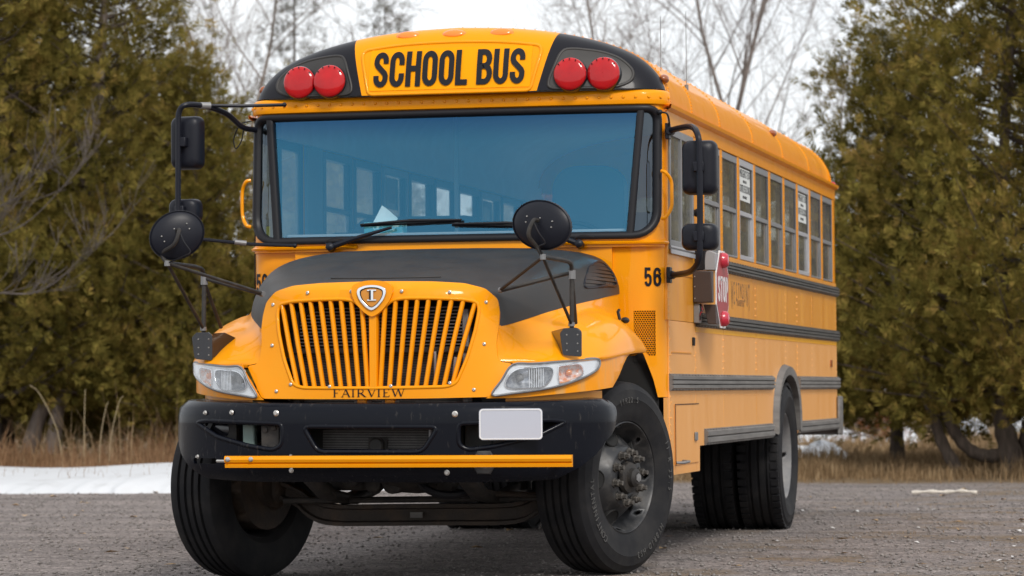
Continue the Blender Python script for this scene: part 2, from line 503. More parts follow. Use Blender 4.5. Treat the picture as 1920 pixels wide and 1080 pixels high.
M['rim'] = mat('dusty_black_rim', (0.030, 0.031, 0.034), 0.36, metal=0.2, second=(0.10, 0.095, 0.09), vscale=14, lo=0.46, hi=0.82, rvar=0.3)
M['rim_grey'] = mat('grey_dusty_rim', (0.16, 0.16, 0.165), 0.55, second=(0.26, 0.25, 0.24), vscale=8)
M['nut'] = mat('muddy_lug_nut', (0.065, 0.060, 0.055), 0.65, metal=0.3, second=(0.17, 0.15, 0.13), vscale=60)
M['alu'] = mat('brushed_aluminium', (0.42, 0.42, 0.44), 0.40, metal=0.25, var=0.06, vscale=12)
M['alu_dull'] = mat('dull_aluminium_frame', (0.20, 0.20, 0.205), 0.45, metal=0.2, var=0.06, vscale=12)
M['rail_grey'] = mat('weathered_grey_rub_rail', (0.115, 0.108, 0.102), 0.55, second=(0.19, 0.18, 0.17), vscale=3, stretch=(1, 1, 9), lo=0.35, hi=0.7)
M['rail_dark'] = mat('weathered_black_rub_rail', (0.036, 0.034, 0.031), 0.5, second=(0.085, 0.078, 0.070), vscale=3, stretch=(1, 1, 9), lo=0.4, hi=0.75)
M['chrome'] = mat('chrome', (0.86, 0.87, 0.89), 0.12, metal=1.0)
M['bezel'] = mat('silver_lamp_bezel', (0.90, 0.92, 0.95), 0.3, metal=0.0, coat=0.5)
M['reflector'] = mat('lamp_reflector', (0.74, 0.76, 0.80), 0.25, metal=0.5, second=(0.36, 0.39, 0.45), vscale=40, lo=.4, hi=.6)
M['screw'] = mat('zinc_screw', (0.55, 0.53, 0.50), 0.35, metal=0.8)
M['red_lens'] = mat('red_lens', (0.42, 0.001, 0.004), 0.16, coat=0.5, coat_r=0.02, second=(0.56, 0.003, 0.005), vscale=6, spec=0.3)
M['red_pale'] = mat('faded_red_lens', (0.50, 0.025, 0.05), 0.25, coat=0.4, coat_r=0.04)
M['amber'] = mat('amber_lens', (0.78, 0.22, 0.04), 0.25, coat=0.8, second=(0.82, 0.74, 0.70), vscale=34, lo=0.40, hi=0.56)
M['orange_lamp'] = mat('orange_marker_lens', (0.85, 0.22, 0.004), 0.2, coat=0.8)
M['brown_lamp'] = mat('brown_amber_marker', (0.28, 0.07, 0.01), 0.25, coat=0.6)
M['white'] = mat('white_plastic', (0.78, 0.78, 0.78), 0.5)
M['plate'] = mat('blank_grey_plate', (0.46, 0.48, 0.55), 0.45)
M['stop_red'] = mat('faded_stop_red', (0.36, 0.022, 0.030), 0.4, var=0.08, vscale=14)
M['brown_box'] = mat('brown_painted_steel', (0.045, 0.030, 0.026), 0.5, var=0.1)
M['grey_panel'] = mat('light_grey_plate', (0.30, 0.30, 0.31), 0.5)
M['radiator'] = mat('radiator_fins', (0.16, 0.15, 0.145), 0.5, metal=0.4, var=0.15, vscale=25)
M['dark'] = mat('engine_bay_black', (0.008, 0.008, 0.008), 0.8)
M['teal_tank'] = mat('translucent_washer_tank', (0.16, 0.22, 0.20), 0.5)
M['seat'] = mat('blue_grey_vinyl_seat', (0.05, 0.065, 0.085), 0.5)
M['interior'] = mat('pale_interior_panel', (0.72, 0.75, 0.76), 0.5, var=0.04)
M['interior_dark'] = mat('interior_grey_trim', (0.30, 0.33, 0.35), 0.6)
M['dash'] = mat('dark_dashboard', (0.05, 0.06, 0.065), 0.6)
M['ink'] = mat('black_lettering', (0.010, 0.010, 0.014), 0.5, spec=0.2)
M['ink_faded'] = mat('faded_lettering', (0.20, 0.10, 0.035), 0.6)
M['white_ink'] = mat('white_lettering', (0.72, 0.68, 0.68), 0.45)
M['sticker'] = mat('white_sticker', (0.66, 0.68, 0.66), 0.5)
M['yellow_sticker'] = mat('yellow_sticker', (0.85, 0.66, 0.02), 0.5)
M['tissue'] = mat('white_tissue', (0.80, 0.86, 0.86), 0.9)
M['teal_card'] = mat('teal_cardboard', (0.06, 0.26, 0.30), 0.6, second=(0.45, 0.62, 0.62), vscale=26, lo=0.55, hi=0.62)
M['windshield'] = glass('windshield_tint_sky_sheen', (0.88, 0.98, 1.0), (0.12, 0.53, 0.88), 0.19, 1.0, grad=(2.40, 2.60, (.34, .48, .72), (.08, .30, .66)), dust=0.012)  # blue sky reflection is put into the mirror colour, over a slight real tint
M['band'] = glass('windshield_shade_band', (0.35, 0.50, 0.72), (0.10, 0.32, 0.70), 0.18, 1.0)
M['glass'] = glass('clear_window_glass', (0.94, 0.96, 0.95), (0.95, 0.97, 1.0), 0.0, 0.85, dust=0.21)
M['glass_dark'] = glass('dark_corner_glass', (0.35, 0.42, 0.44), (0.6, 0.75, 0.9), 0.08, 1.0)
M['lens_clear'] = glass('clear_headlight_lens', (0.96, 0.97, 0.98), (1, 1, 1), 0.04, 1.0, 0.03)

# ================================================================== SETTING
rng = np.random.default_rng(7)
random.seed(7)

def hnoise(x, y, s=1.0, seed=0):
    return (np.sin(x * 1.7 * s + seed) * np.cos(y * 1.3 * s + seed * 1.7) + .5 * np.sin(x * 3.9 * s - y * 3.1 * s + seed * 2.3) + .25 * np.sin(x * 8.3 * s + y * 7.1 * s + seed)) / 1.75

def gz(x, y):
    """ground height: nearly flat yard with a shallow dip under the far front wheel"""
    x = np.asarray(x, float); y = np.asarray(y, float)
    near = np.exp(-(((y - 2) / 9.0) ** 2)) * np.exp(-((x / 8.0) ** 2))
    z = .012 * hnoise(x, y, .35, 1) * (1 - .8 * near)
    z -= .031 / (1 + np.exp((x + .15) / .22)) * np.exp(-((y + .3) / 2.2) ** 2)
    return z

# ground sheet: fine near the bus, reaching to the horizon
def graded(a, b, fine0, fine1, nf, nc):
    lo = fine0 - (fine0 - a) * np.linspace(1, 0, nc, endpoint=False) ** 2.5
    hi = fine1 + (b - fine1) * np.linspace(0, 1, nc + 1)[1:] ** 2.5
    return np.concatenate([lo, np.linspace(fine0, fine1, nf), hi])
GX = graded(-600, 600, -14, 9, 120, 18); GY = graded(-300, 900, -6, 24, 120, 18)
xx, yy = np.meshgrid(GX, GY); zz = gz(xx, yy)
mb = MB()
mb.grid([[(float(xx[i, j]), float(yy[i, j]), float(zz[i, j])) for j in range(len(GX))] for i in range(len(GY))])
mg = bpy.data.materials.new('gravel_and_dead_grass'); nt, N, L, P = nodes_of(mg)
P.inputs['Roughness'].default_value = .9; P.inputs['Specular IOR Level'].default_value = .25
g = N.new('ShaderNodeNewGeometry')
def noise(scale, detail=6, rough=.6, vec=None, dist=0):
    n = N.new('ShaderNodeTexNoise'); n.inputs['Scale'].default_value = scale; n.inputs['Detail'].default_value = detail; n.inputs['Roughness'].default_value = rough; n.inputs['Distortion'].default_value = dist
    L.new(vec or g.outputs['Position'], n.inputs['Vector']); return n.outputs['Fac']
def ramp(fac, stops):
    r = N.new('ShaderNodeValToRGB'); e = r.color_ramp.elements
    while len(e) < len(stops): e.new(.5)
    for k, (p, c) in enumerate(stops): e[k].position = p; e[k].color = (*c, 1) if len(c) == 3 else c
    L.new(fac, r.inputs['Fac']); return r.outputs['Color']
def mixc(f, a, b, mode='MIX'):
    m = N.new('ShaderNodeMix'); m.data_type = 'RGBA'; m.blend_type = mode
    if isinstance(f, float): m.inputs['Factor'].default_value = f
    else: L.new(f, m.inputs['Factor'])
    for k, v in (('A', a), ('B', b)):
        if isinstance(v, tuple): m.inputs[k].default_value = (*v, 1)
        else: L.new(v, m.inputs[k])
    return m.outputs['Result']
vo = N.new('ShaderNodeTexVoronoi'); vo.inputs['Scale'].default_value = 55; L.new(g.outputs['Position'], vo.inputs['Vector'])
vo2 = N.new('ShaderNodeTexVoronoi'); vo2.inputs['Scale'].default_value = 22; L.new(g.outputs['Position'], vo2.inputs['Vector'])
stone = ramp(vo.outputs['Color'], [(.1, (.075, .067, .065)), (.5, (.21, .19, .183)), (.9, (.46, .42, .40))])
stone2 = ramp(vo2.outputs['Color'], [(.2, (.10, .09, .087)), (.8, (.34, .31, .30))])
grav = mixc(.4, stone, stone2)
stm = N.new('ShaderNodeMapping'); stm.inputs['Scale'].default_value = (.5, 2.2, 1); stm.inputs['Rotation'].default_value = (0, 0, .35); L.new(g.outputs['Position'], stm.inputs['Vector'])
big = ramp(noise(.8, 6, .62, stm.outputs['Vector']), [(.34, (.66, .635, .63)), (.5, (.94, .90, .885)), (.66, (1.15, 1.09, 1.06))])
grav = mixc(1.0, grav, big, 'MULTIPLY')
# brown dead turf creeping through the gravel, right of the bus and at the far edge
sx = N.new('ShaderNodeSeparateXYZ'); L.new(g.outputs['Position'], sx.inputs['Vector'])
def mth(op, a, b=None, c=None, clamp=False):
    m = N.new('ShaderNodeMath'); m.operation = op; m.use_clamp = clamp
    for k, v in enumerate((a, b, c)):
        if v is None: continue
        if isinstance(v, (int, float)): m.inputs[k].default_value = v
        else: L.new(v, m.inputs[k])
    return m.outputs[0]
turf = ramp(noise(9, 8, .7), [(.3, (.10, .068, .038)), (.55, (.20, .14, .08)), (.8, (.31, .235, .14))])
edge = mth('MULTIPLY_ADD', noise(.9, 5), 3.2, sx.outputs['Y'])
fy = mth('MULTIPLY_ADD', edge, 1.6, -1.6 * 17.9, True)
patch = mth('MULTIPLY_ADD', noise(1.1, 6, .65), 9.0, -4.5, True)
fx = mth('MULTIPLY_ADD', sx.outputs['X'], .8, -.35, True)
patch = mth('MULTIPLY', patch, fx)
fac = mth('MAXIMUM', fy, mth('MULTIPLY', patch, .75))
colr = mixc(fac, grav, turf)
L.new(colr, P.inputs['Base Color'])
bh = mth('ADD', mth('MULTIPLY', vo.outputs['Distance'], 1.0), mth('MULTIPLY', noise(90, 3), .8))
bn = N.new('ShaderNodeBump'); bn.inputs['Strength'].default_value = .9; bn.inputs['Distance'].default_value = .012
L.new(bh, bn.inputs['Height']); L.new(bn.outputs['Normal'], P.inputs['Normal'])
tag(mb.build('ground', mg, None, smooth=80, recalc=False), 'grey gravel yard turning to dead grass at its far edge', kind='structure')

# loose stones on the yard
def fast_mesh(name, V, F, m, parent=None, smooth=False):
    """V (n,3), F (m,k) arrays"""
    me = bpy.data.meshes.new(name)
    V = np.asarray(V, np.float32); F = np.asarray(F, np.int32); k = F.shape[1]
    me.vertices.add(len(V)); me.vertices.foreach_set('co', V.ravel())
    me.loops.add(F.size); me.loops.foreach_set('vertex_index', F.ravel())
    me.polygons.add(len(F)); me.polygons.foreach_set('loop_start', np.arange(0, F.size, k, dtype=np.int32))
    try: me.polygons.foreach_set('loop_total', np.full(len(F), k, np.int32))
    except Exception: pass
    if smooth: me.polygons.foreach_set('use_smooth', np.ones(len(F), bool))
    me.update(calc_edges=True); me.validate()
    me.materials.append(m)
    o = bpy.data.objects.new(name, me); col.objects.link(o)
    if parent: o.parent = parent
    return o
n = 44000
px = rng.uniform(-9, 6, n); py = -2.5 + 18.5 * rng.uniform(0, 1, n) ** 1.2
sz = .004 + .014 * rng.uniform(0, 1, n) ** 4
octv = np.array([(1, 0, 0), (0, 1, 0), (-1, 0, 0), (0, -1, 0), (0, 0, .8), (0, 0, -.3)])
octf = np.array([(0, 1, 4), (1, 2, 4), (2, 3, 4), (3, 0, 4), (1, 0, 5), (2, 1, 5), (3, 2, 5), (0, 3, 5)])
th = rng.uniform(0, 6.28, n)
V = octv[None] * sz[:, None, None] * rng.uniform(.7, 1.3, (n, 6, 3))
cs, sn = np.cos(th)[:, None], np.sin(th)[:, None]
V = np.stack([V[..., 0] * cs - V[..., 1] * sn + px[:, None], V[..., 0] * sn + V[..., 1] * cs + py[:, None], V[..., 2] + gz(px, py)[:, None] + sz[:, None] * .25], -1)
F = octf[None] + (np.arange(n) * 6)[:, None, None]
M['stones'] = mat('loose_gravel', (.13, .118, .112), .85, second=(.30, .27, .25), vscale=30, lo=.35, hi=.7)
tag(fast_mesh('loose_gravel', V.reshape(-1, 3), F.reshape(-1, 3), M['stones']), 'loose grey gravel scattered over the yard', 'gravel', kind='stuff')

# fallen leaves
def leaf_set(name, n, xr, yr, s0, s1, m, label, cat):
    x = rng.uniform(*xr, n); y = rng.uniform(*yr, n); s = rng.uniform(s0, s1, n); t = rng.uniform(0, 6.28, n)
    base = np.array([(-1, 0, .0), (-.2, .55, .25), (.9, 0, .1), (-.2, -.55, .3)])
    V = base[None] * s[:, None, None]
    V[..., 2] *= rng.uniform(.4, 1.4, n)[:, None]
    c, d = np.cos(t)[:, None], np.sin(t)[:, None]
    V = np.stack([V[..., 0] * c - V[..., 1] * d + x[:, None], V[..., 0] * d + V[..., 1] * c + y[:, None], V[..., 2] + gz(x, y)[:, None] + .008], -1)
    tag(fast_mesh(name, V.reshape(-1, 3), np.arange(4 * n).reshape(n, 4), m), label, cat, kind='stuff')
M['leaf'] = mat('tan_fallen_leaf', (.38, .235, .10), .8, second=(.62, .45, .26), vscale=3)
M['scrap'] = mat('white_litter_and_ice', (.70, .69, .68), .6)
leaf_set('fallen_leaves', 150, (-9, 5), (.5, 14), .02, .055, M['leaf'], 'tan fallen leaves scattered over the gravel', 'leaves')
leaf_set('ice_scraps', 46, (.2, 4.2), (1.0, 9), .012, .045, M['scrap'], 'small white scraps of ice and litter on the gravel', 'ice scraps')

# pale stick on the gravel, right
mb = MB(); mb.tube(catmull([(1.42, 12.38, .03), (1.58, 12.36, .04), (1.74, 12.40, .035), (1.88, 12.36, .045), (2.01, 12.38, .03)], 4), [.016 + .006 * math.sin(k * 1.7) for k in range(17)], 8)
tag(mb.build('fallen_stick', mat('peeled_pale_wood', (.62, .57, .50), .8, var=.15, vscale=20), None), 'long pale stick lying on the gravel near the right cedar', 'stick')

# ------------------------------------------------------------------ snow
M['snow'] = mat('old_snow', (.60, .615, .64), .65, second=(.44, .44, .445), vscale=2.3, lo=.52, hi=.78, bump=.8, bscale=7, detail=10)
def edge_y(x): return 12.95 + .30 * (x + 8) + .10 * math.sin(x * 2.1) + .05 * math.sin(x * 5.3 + 1)
mb = MB(); rows = []
prof = [(0, -.02), (.04, .035), (.12, .075), (.3, .105), (.6, .135), (.85, .145), (1, .14), (1.15, -.1)]
for (v, h) in prof:
    r = []
    for x in np.linspace(-24, -2.4, 520):
        ye = edge_y(max(x, -12)); hh = h * (1.45 + .18 * math.sin(x * .9) + .12 * math.sin(x * 2.7 + v * 3)) if h > 0 else h
        fade = min(1, max(0, (-2.4 - x) / 1.2))
        r.append((float(x), ye + v * 4.6 + .08 * math.sin(x * 4.1 + v * 6) * (v > 0) + (.05 * math.sin(x * 13.7) + .04 * math.sin(x * 29.1 + 1)) * (v < .2), hh * fade - .02 * (1 - fade)))
    rows.append(r)
mb.grid(rows)
tag(mb.build('snow_bank', M['snow'], None, smooth=80, recalc=False), 'low white snow bank along the left edge of the yard', 'snow bank', kind='stuff')
def snow_pile(x, y, rx, ry, h, label, seed):
    b = MB(); rws = []
    for i in range(8):
        k = 1 - i / 7
        rws.append([(x + rx * k * math.cos(t) * (1 + .18 * math.sin(3 * t + seed)), y + ry * k * math.sin(t) * (1 + .2 * math.cos(2 * t + seed)), (1 - k ** 1.7) * h * (1 + .15 * math.sin(2 * t + seed * 2 + i)) - .03) for t in np.linspace(0, 2 * math.pi, 25)[:-1]])
    b.grid(rws, closed=True)
    return tag(b.build('snow_pile', M['snow'], None, smooth=80, recalc=False), label, 'snow pile', 'leftover snow piles')
snow_pile(-1.05, 25.2, .50, 1.0, .30, 'small white snow pile in the dead grass by the bus rear', 1)
snow_pile(-2.2, 30.6, .95, .7, .17, 'low flat strip of snow beyond the small snow pile', 2)
snow_pile(-2.9, 41.5, 1.0, 3.5, .30, 'broad white snow patch farthest behind the bus rear', 3)
snow_pile(-1.25, 38.0, .4, .8, .33, 'white snow pile seen left of the leaning cedar stems', 4)
snow_pile(-.75, 46.0, .42, .8, .42, 'white snow heap seen above the low sweeping cedar limb', 5)
snow_pile(.25, 46.0, .4, 1.0, .40, 'white snow heap seen right of the big cedar trunk', 6)

# ------------------------------------------------------------------ foliage
def foliage_mat(name, stops, scale=1.3, trans=.35):
    m = bpy.data.materials.new(name); m.use_nodes = True
    nt = m.node_tree; N = nt.nodes; L = nt.links; N.clear()
    out = N.new('ShaderNodeOutputMaterial')
    g = N.new('ShaderNodeNewGeometry')
    n1 = N.new('ShaderNodeTexNoise'); n1.inputs['Scale'].default_value = scale; n1.inputs['Detail'].default_value = 3
    n2 = N.new('ShaderNodeTexNoise'); n2.inputs['Scale'].default_value = scale * 7; n2.inputs['Detail'].default_value = 3
    for n_ in (n1, n2): L.new(g.outputs['Position'], n_.inputs['Vector'])
    ad = N.new('ShaderNodeMath'); ad.operation = 'ADD'; ad.use_clamp = True
    hf = N.new('ShaderNodeMath'); hf.operation = 'MULTIPLY'; hf.inputs[1].default_value = .5
    h2 = N.new('ShaderNodeMath'); h2.operation = 'MULTIPLY'; h2.inputs[1].default_value = .5
    L.new(n1.outputs['Fac'], hf.inputs[0]); L.new(n2.outputs['Fac'], h2.inputs[0]); L.new(hf.outputs[0], ad.inputs[0]); L.new(h2.outputs[0], ad.inputs[1])
    r = N.new('ShaderNodeValToRGB'); e = r.color_ramp.elements
    while len(e) < len(stops): e.new(.5)
    for k, (p, c) in enumerate(stops): e[k].position = p; e[k].color = (*c, 1)
    L.new(ad.outputs[0], r.inputs['Fac'])
    d = N.new('ShaderNodeBsdfDiffuse'); t = N.new('ShaderNodeBsdfTranslucent'); mx = N.new('ShaderNodeMixShader'); mx.inputs['Fac'].default_value = trans
    L.new(r.outputs['Color'], d.inputs['Color']); L.new(r.outputs['Color'], t.inputs['Color'])
    L.new(d.outputs[0], mx.inputs[1]); L.new(t.outputs[0], mx.inputs[2]); L.new(mx.outputs[0], out.inputs['Surface'])
    return m
M['cedar'] = foliage_mat('olive_cedar_foliage', [(.36, (.072, .066, .017)), (.46, (.160, .134, .033)), (.54, (.250, .198, .050)), (.65, (.38, .260, .082))])
M['spruce'] = foliage_mat('grey_green_spruce', [(.35, (.085, .078, .055)), (.6, (.17, .15, .11))])
M['rust_leaf'] = foliage_mat('rust_brown_leaves', [(.35, (.16, .055, .02)), (.6, (.32, .13, .05))], 3)
M['bark'] = mat('grey_brown_bark', (.060, .046, .036), .9, second=(.14, .105, .082), vscale=6, stretch=(4, 4, .7), lo=.35, hi=.7, bump=.6, bscale=20)
M['bark_pale'] = mat('pale_grey_bark', (.16, .125, .10), .9, second=(.27, .225, .20), vscale=5, stretch=(3, 3, .8), lo=.35, hi=.7)
M['dead'] = mat('weathered_dead_wood', (.085, .068, .058), .9, second=(.14, .115, .10), vscale=4)
M['twig'] = mat('grey_brown_twigs', (.17, .14, .125), .9, second=(.27, .225, .20), vscale=3)

def unit(a): return a / np.maximum(np.linalg.norm(a, axis=-1, keepdims=True), 1e-9)
def sprays(P, D, Ls, rg, nl=13, wid=.19):
    """flat fans of narrow leaflets; P positions, D directions, Ls lengths -> quads"""
    n = len(P); D = unit(D)
    rnd = rg.normal(size=(n, 3)); S = unit(np.cross(D, rnd)); Nn = np.cross(D, S)
    t = np.linspace(.12, 1.0, nl)
    side = np.where(np.arange(nl) % 2 == 0, 1.0, -1.0); side[-1] = 0
    ang = np.radians(rg.uniform(28, 58, (n, nl))) * side
    base = P[:, None] + D[:, None] * (t * .75)[None, :, None] * Ls[:, None, None]
    ll = Ls[:, None] * (.52 - .30 * t)[None] * rg.uniform(.7, 1.3, (n, nl))
    ld = D[:, None] * np.cos(ang)[..., None] + S[:, None] * np.sin(ang)[..., None] + Nn[:, None] * rg.uniform(-.3, .3, (n, nl))[..., None] + np.array([0, 0, -.12])
    ld = unit(ld); lw = np.cross(ld, Nn[:, None]); lw = unit(lw) * (ll * wid * .5)[..., None]
    tip = base + ld * ll[..., None]; mid = base + ld * (ll * .5)[..., None]
    return np.stack([base, mid + lw, tip, mid - lw], 2).reshape(-1, 4, 3)

def crown_mesh(name, seed, H, Rad, zb, nb, dens, m, prof, up=.45, spray=(.12, .27), nl=17, lean=(0, 0), zmin=.62):
    rg = np.random.default_rng(seed)
    Ps, Ds, Ls, limbs = [], [], [], []
    for k in range(nb):
        t = (k + rg.uniform(0, 1)) / nb
        t = t ** 1.05
        h = zb + (H - zb) * t
        r = Rad * prof(t) * rg.uniform(.62, 1.12) + .12
        a = rg.uniform(0, 2 * math.pi)
        r *= 1 + .18 * math.sin(2 * a + seed) + .12 * math.sin(3 * a + seed * 2 + h)
        e = np.array([math.cos(a) * r + lean[0] * h, math.sin(a) * r + lean[1] * h, h])
        s = np.array([lean[0] * h, lean[1] * h, max(.95 if H > 3 else .1, h - up * r * rg.uniform(.6, 1.3))])
        c = (s + e) / 2 + np.array([0, 0, -.10 * r])
        limbs.append((s, c, e))
        nc = max(2, int((r + .3) * 3.2))
        for _ in range(nc):
            u = rg.uniform(.30, 1.04)
            cq = (1 - u) ** 2 * s + 2 * u * (1 - u) * c + u ** 2 * e + rg.normal(0, .06 + .10 * min(r, 2), 3) * np.array([1, 1, .8])
            ns = max(5, int(dens * .62 * rg.uniform(.5, 1.5)))
            rad_ = rg.uniform(.09, .20)
            tw = rg.normal(0, 1, (ns, 3)) * rad_ * np.array([1, 1, 1.25])
            q = cq + tw
            out_ = np.array([math.cos(a), math.sin(a), .0])
            d = out_[None] * .55 + tw / rad_ * .35 + rg.normal(0, .30, (ns, 3)) + np.array([0, 0, .55])
            Ps.append(q); Ds.append(d); Ls.append(rg.uniform(*spray, ns))
    P = np.concatenate(Ps); D = np.concatenate(Ds); Ln = np.concatenate(Ls)
    keep = P[:, 2] > zmin + np.minimum(.25, rg.normal(0, .18, len(P))) - .12 + .22 * hnoise(P[:, 0], P[:, 1], 1.6, seed)
    P, D, Ln = P[keep], D[keep], Ln[keep]
    Q = sprays(P, D, Ln, rg, nl)
    F = np.arange(len(Q) * 4).reshape(-1, 4)
    me = fast_mesh(name, Q.reshape(-1, 3), F, m)
    return me, limbs

def limb_tubes(limbs, r0):
    b = MB()
    for (s, c, e) in limbs:
        L = float(np.linalg.norm(e - s))
        b.tube([tuple(s), tuple((s + 2 * c + e) / 4), tuple(e)], [r0 * (.35 + .12 * L), r0 * (.2 + .06 * L), r0 * .08], 4, cap=False)
    return b

cedar_prof = lambda t: (1 - t) ** .62 * (.62 + .38 * math.sin(min(1, t * 3.2 + .35) * math.pi / 2))
proto = {}
for key, (seed, H, Rad, zb, nb, dens) in {'tall': (11, 8.6, 1.75, 1.2, 185, 24), 'mid': (23, 6.0, 1.45, .9, 150, 25), 'wide': (37, 9.0, 3.05, .95, 290, 24), 'low': (51, 6.6, 2.35, .85, 215, 24), 'fill': (63, 5.2, 2.1, .25, 110, 17)}.items():
    cr_, limbs = crown_mesh('crown', seed, H, Rad, zb, nb, dens, M['cedar'], cedar_prof, zmin={'tall': .95, 'fill': .15}.get(key, .66))
    lb = limb_tubes(limbs, .05).build('limbs', M['bark'], None, smooth=80, recalc=False)
    proto[key] = (cr_.data, lb.data)
    bpy.data.objects.remove(cr_); bpy.data.objects.remove(lb)

def cedar(kind, x, y, rz, sc, label, group, stems):
    t = empty('cedar_tree', (x, y, 0), 0)
    tag(t, label, 'tree', group)
    for nm, me, m in (('crown', proto[kind][0], None), ('limbs', proto[kind][1], None)):
        o = bpy.data.objects.new(nm, me); col.objects.link(o); o.parent = t; o.rotation_euler = (0, 0, rz); o.scale = (sc,) * 3
    for path, r0, r1 in stems:
        b = MB(); pp = catmull(path, 5); n = len(pp)
        b.tube([(p[0] - x, p[1] - y, p[2]) for p in pp], [(r0 + (r1 - r0) * k / (n - 1)) * (1 + .10 * math.sin(k * 2.1)) for k in range(n)], 10)
        b.build('trunk', M['bark_pale'] if 'twin' in label else M['bark'], t, smooth=80)
    return t
G1 = 'cedars along the left edge of the yard'
def straight(x, y, h, r, lx=0.0): return [([(x, y, -.05), (x + lx * .3, y, h * .3), (x + lx, y, h)], r, r * .35)]
cedar('tall', -10.9, 20.9, .3, 1.0, 'tallest cedar at the left edge of the picture, in front', G1, straight(-10.95, 20.9, 7.8, .13))
cedar('tall', -9.55, 21.3, 2.1, .98, 'tall olive cedar with twin pale trunks behind the snow bank', G1,
      [([(-10.55, 20.9, -.05), (-10.38, 20.95, .6), (-10.1, 21.1, 1.6), (-9.7, 21.3, 5)], .12, .05), ([(-10.20, 20.9, -.05), (-10.08, 20.95, .8), (-9.85, 21.2, 1.9), (-9.5, 21.3, 7)], .10, .05)])
cedar('mid', -8.35, 21.2, 1.2, .86, 'shorter cedar behind the round mirror at left', G1, straight(-8.35, 21.2, 4.6, .12))
cedar('mid', -7.25, 21.8, 3.9, .78, 'small cedar directly beside the left of the bus', G1, straight(-7.25, 21.8, 4.2, .11))
cedar('low', -10.2, 25.2, 1.0, .85, 'broad cedar in the second row at far left', G1, straight(-10.2, 25.2, 5, .14))
cedar('low', -7.6, 26.0, 2.6, .74, 'second row cedar showing just left of the bus', G1, straight(-7.6, 26, 4.5, .13))
cedar('low', -12.6, 25.5, 4.2, 1.05, 'big back row cedar cut by the left picture edge', G1, straight(-12.6, 25.5, 6, .15))
cedar('low', -5.4, 27.5, 5.0, .66, 'cedar behind the bus seen through the windshield', G1, straight(-5.4, 27.5, 4, .12))
cedar('mid', -3.6, 26.0, .4, .75, 'small cedar behind the bus seen through its side windows', G1, straight(-3.6, 26, 4, .11))
cedar('fill', -13.4, 29.5, .7, .95, 'low bushy cedar deep in the shade at far left', G1, straight(-13.4, 29.5, 3.5, .1))
cedar('fill', -11.2, 28.5, 2.2, .95, 'low bushy cedar filling the gap behind the twin trunks', G1, straight(-11.2, 28.5, 3.5, .1))
cedar('fill', -9.2, 29.5, 3.7, .9, 'low bushy cedar behind the shorter left cedar', G1, straight(-9.2, 29.5, 3.5, .1))
for k, (x, y, kd, sc) in enumerate(((-13.6, 21.8, 'tall', .95), (-15.6, 22.4, 'low', 1.0), (-17.8, 22.0, 'tall', 1.0), (-20.2, 23.0, 'low', 1.05))):
    cedar(kd, x, y, 1.7 * k, sc, ('nearest', 'second', 'third', 'farthest')[k] + ' cedar of the row going on past the left picture edge', G1, straight(x, y, 5, .13))
G2 = 'cedars at the right edge of the yard'
cedar('wide', 2.15, 19.8, .9, 1.0, 'huge spreading cedar with several dark stems at right', G2,
      [([(1.86, 19.5, -.05), (1.80, 19.5, .35), (1.72, 19.55, .8), (1.7, 19.6, 2.2), (1.9, 19.7, 5.5)], .16, .05),
       ([(2.02, 19.6, -.05), (2.04, 19.6, .5), (2.10, 19.65, 1.2), (2.4, 19.8, 6)], .15, .05),
       ([(2.25, 19.5, -.05), (2.22, 19.5, .5), (2.5, 19.6, 1.4), (3.1, 19.8, 4)], .13, .05),
       ([(1.80, 19.5, .24), (1.58, 19.45, .215), (1.40, 19.4, .27), (1.22, 19.4, .46), (1.10, 19.4, .72), (.94, 19.4, .95), (.5, 19.4, 1.6)], .085, .05),
       ([(1.34, 19.35, -.05), (1.22, 19.35, .10), (1.06, 19.35, .40), (.95, 19.35, .75), (.75, 19.4, 1.3), (.5, 19.5, 2.4)], .085, .04)])
cedar('low', .30, 21.9, 3.3, .80, 'rounded cedar between the bus rear and the big right cedar', G2, straight(.30, 21.9, 4.2, .10))
cedar('low', 4.4, 23.5, 5.6, 1.05, 'cedar half cut by the right picture edge', G2, straight(4.4, 23.5, 6, .15))

# ------------------------------------------------------------------ bare trees
def bare_tree(seed, H, r0, spread, levels=4, upw=.55, twigs=1.0, first=.28):
    rg = random.Random(seed); b = MB()
    def grow(p, d, L, r, lev):
        n = 4 if lev < 2 else 3
        pts = [p]; q = p.copy(); dd = d.copy()
        for k in range(n):
            dd = (dd + Vector((rg.gauss(0, .10), rg.gauss(0, .10), rg.gauss(0, .06) + .05))).normalized()
            q = q + dd * (L / n); pts.append(q.copy())
        rad = [max(.0035, r * (1 - .72 * k / n)) for k in range(n + 1)]
        b.tube([tuple(a) for a in pts], rad, 6 if lev == 0 else (4 if lev < 2 else 3), cap=False)
        if lev >= levels: return
        nb = {0: 17, 1: 9, 2: 6, 3: 4}.get(lev, 3)
        nb = max(2, int(nb * twigs))
        for k in range(nb):
            t = first + (1 - first) * (k + rg.random()) / nb if lev == 0 else .18 + .8 * (k + rg.random()) / nb
            i = min(n - 1, int(t * n)); f = t * n - i
            c = pts[i].lerp(pts[i + 1], f)
            az = rg.uniform(0, 2 * math.pi); base = (pts[i + 1] - pts[i]).normalized()
            o = base.orthogonal().normalized(); o = Quaternion(base, az) @ o
            nd = (base * (upw + rg.uniform(0, .3)) + o * spread * rg.uniform(.7, 1.2)).normalized()
            grow(c, nd, L * rg.uniform(.28, .46) * (1.15 - .55 * t if lev == 0 else 1), max(.004, rad[i] * rg.uniform(.30, .48)), lev + 1)
    grow(Vector((0, 0, -.05)), Vector((0, 0, 1)), H, r0, 0)
    return b
bprot = {}
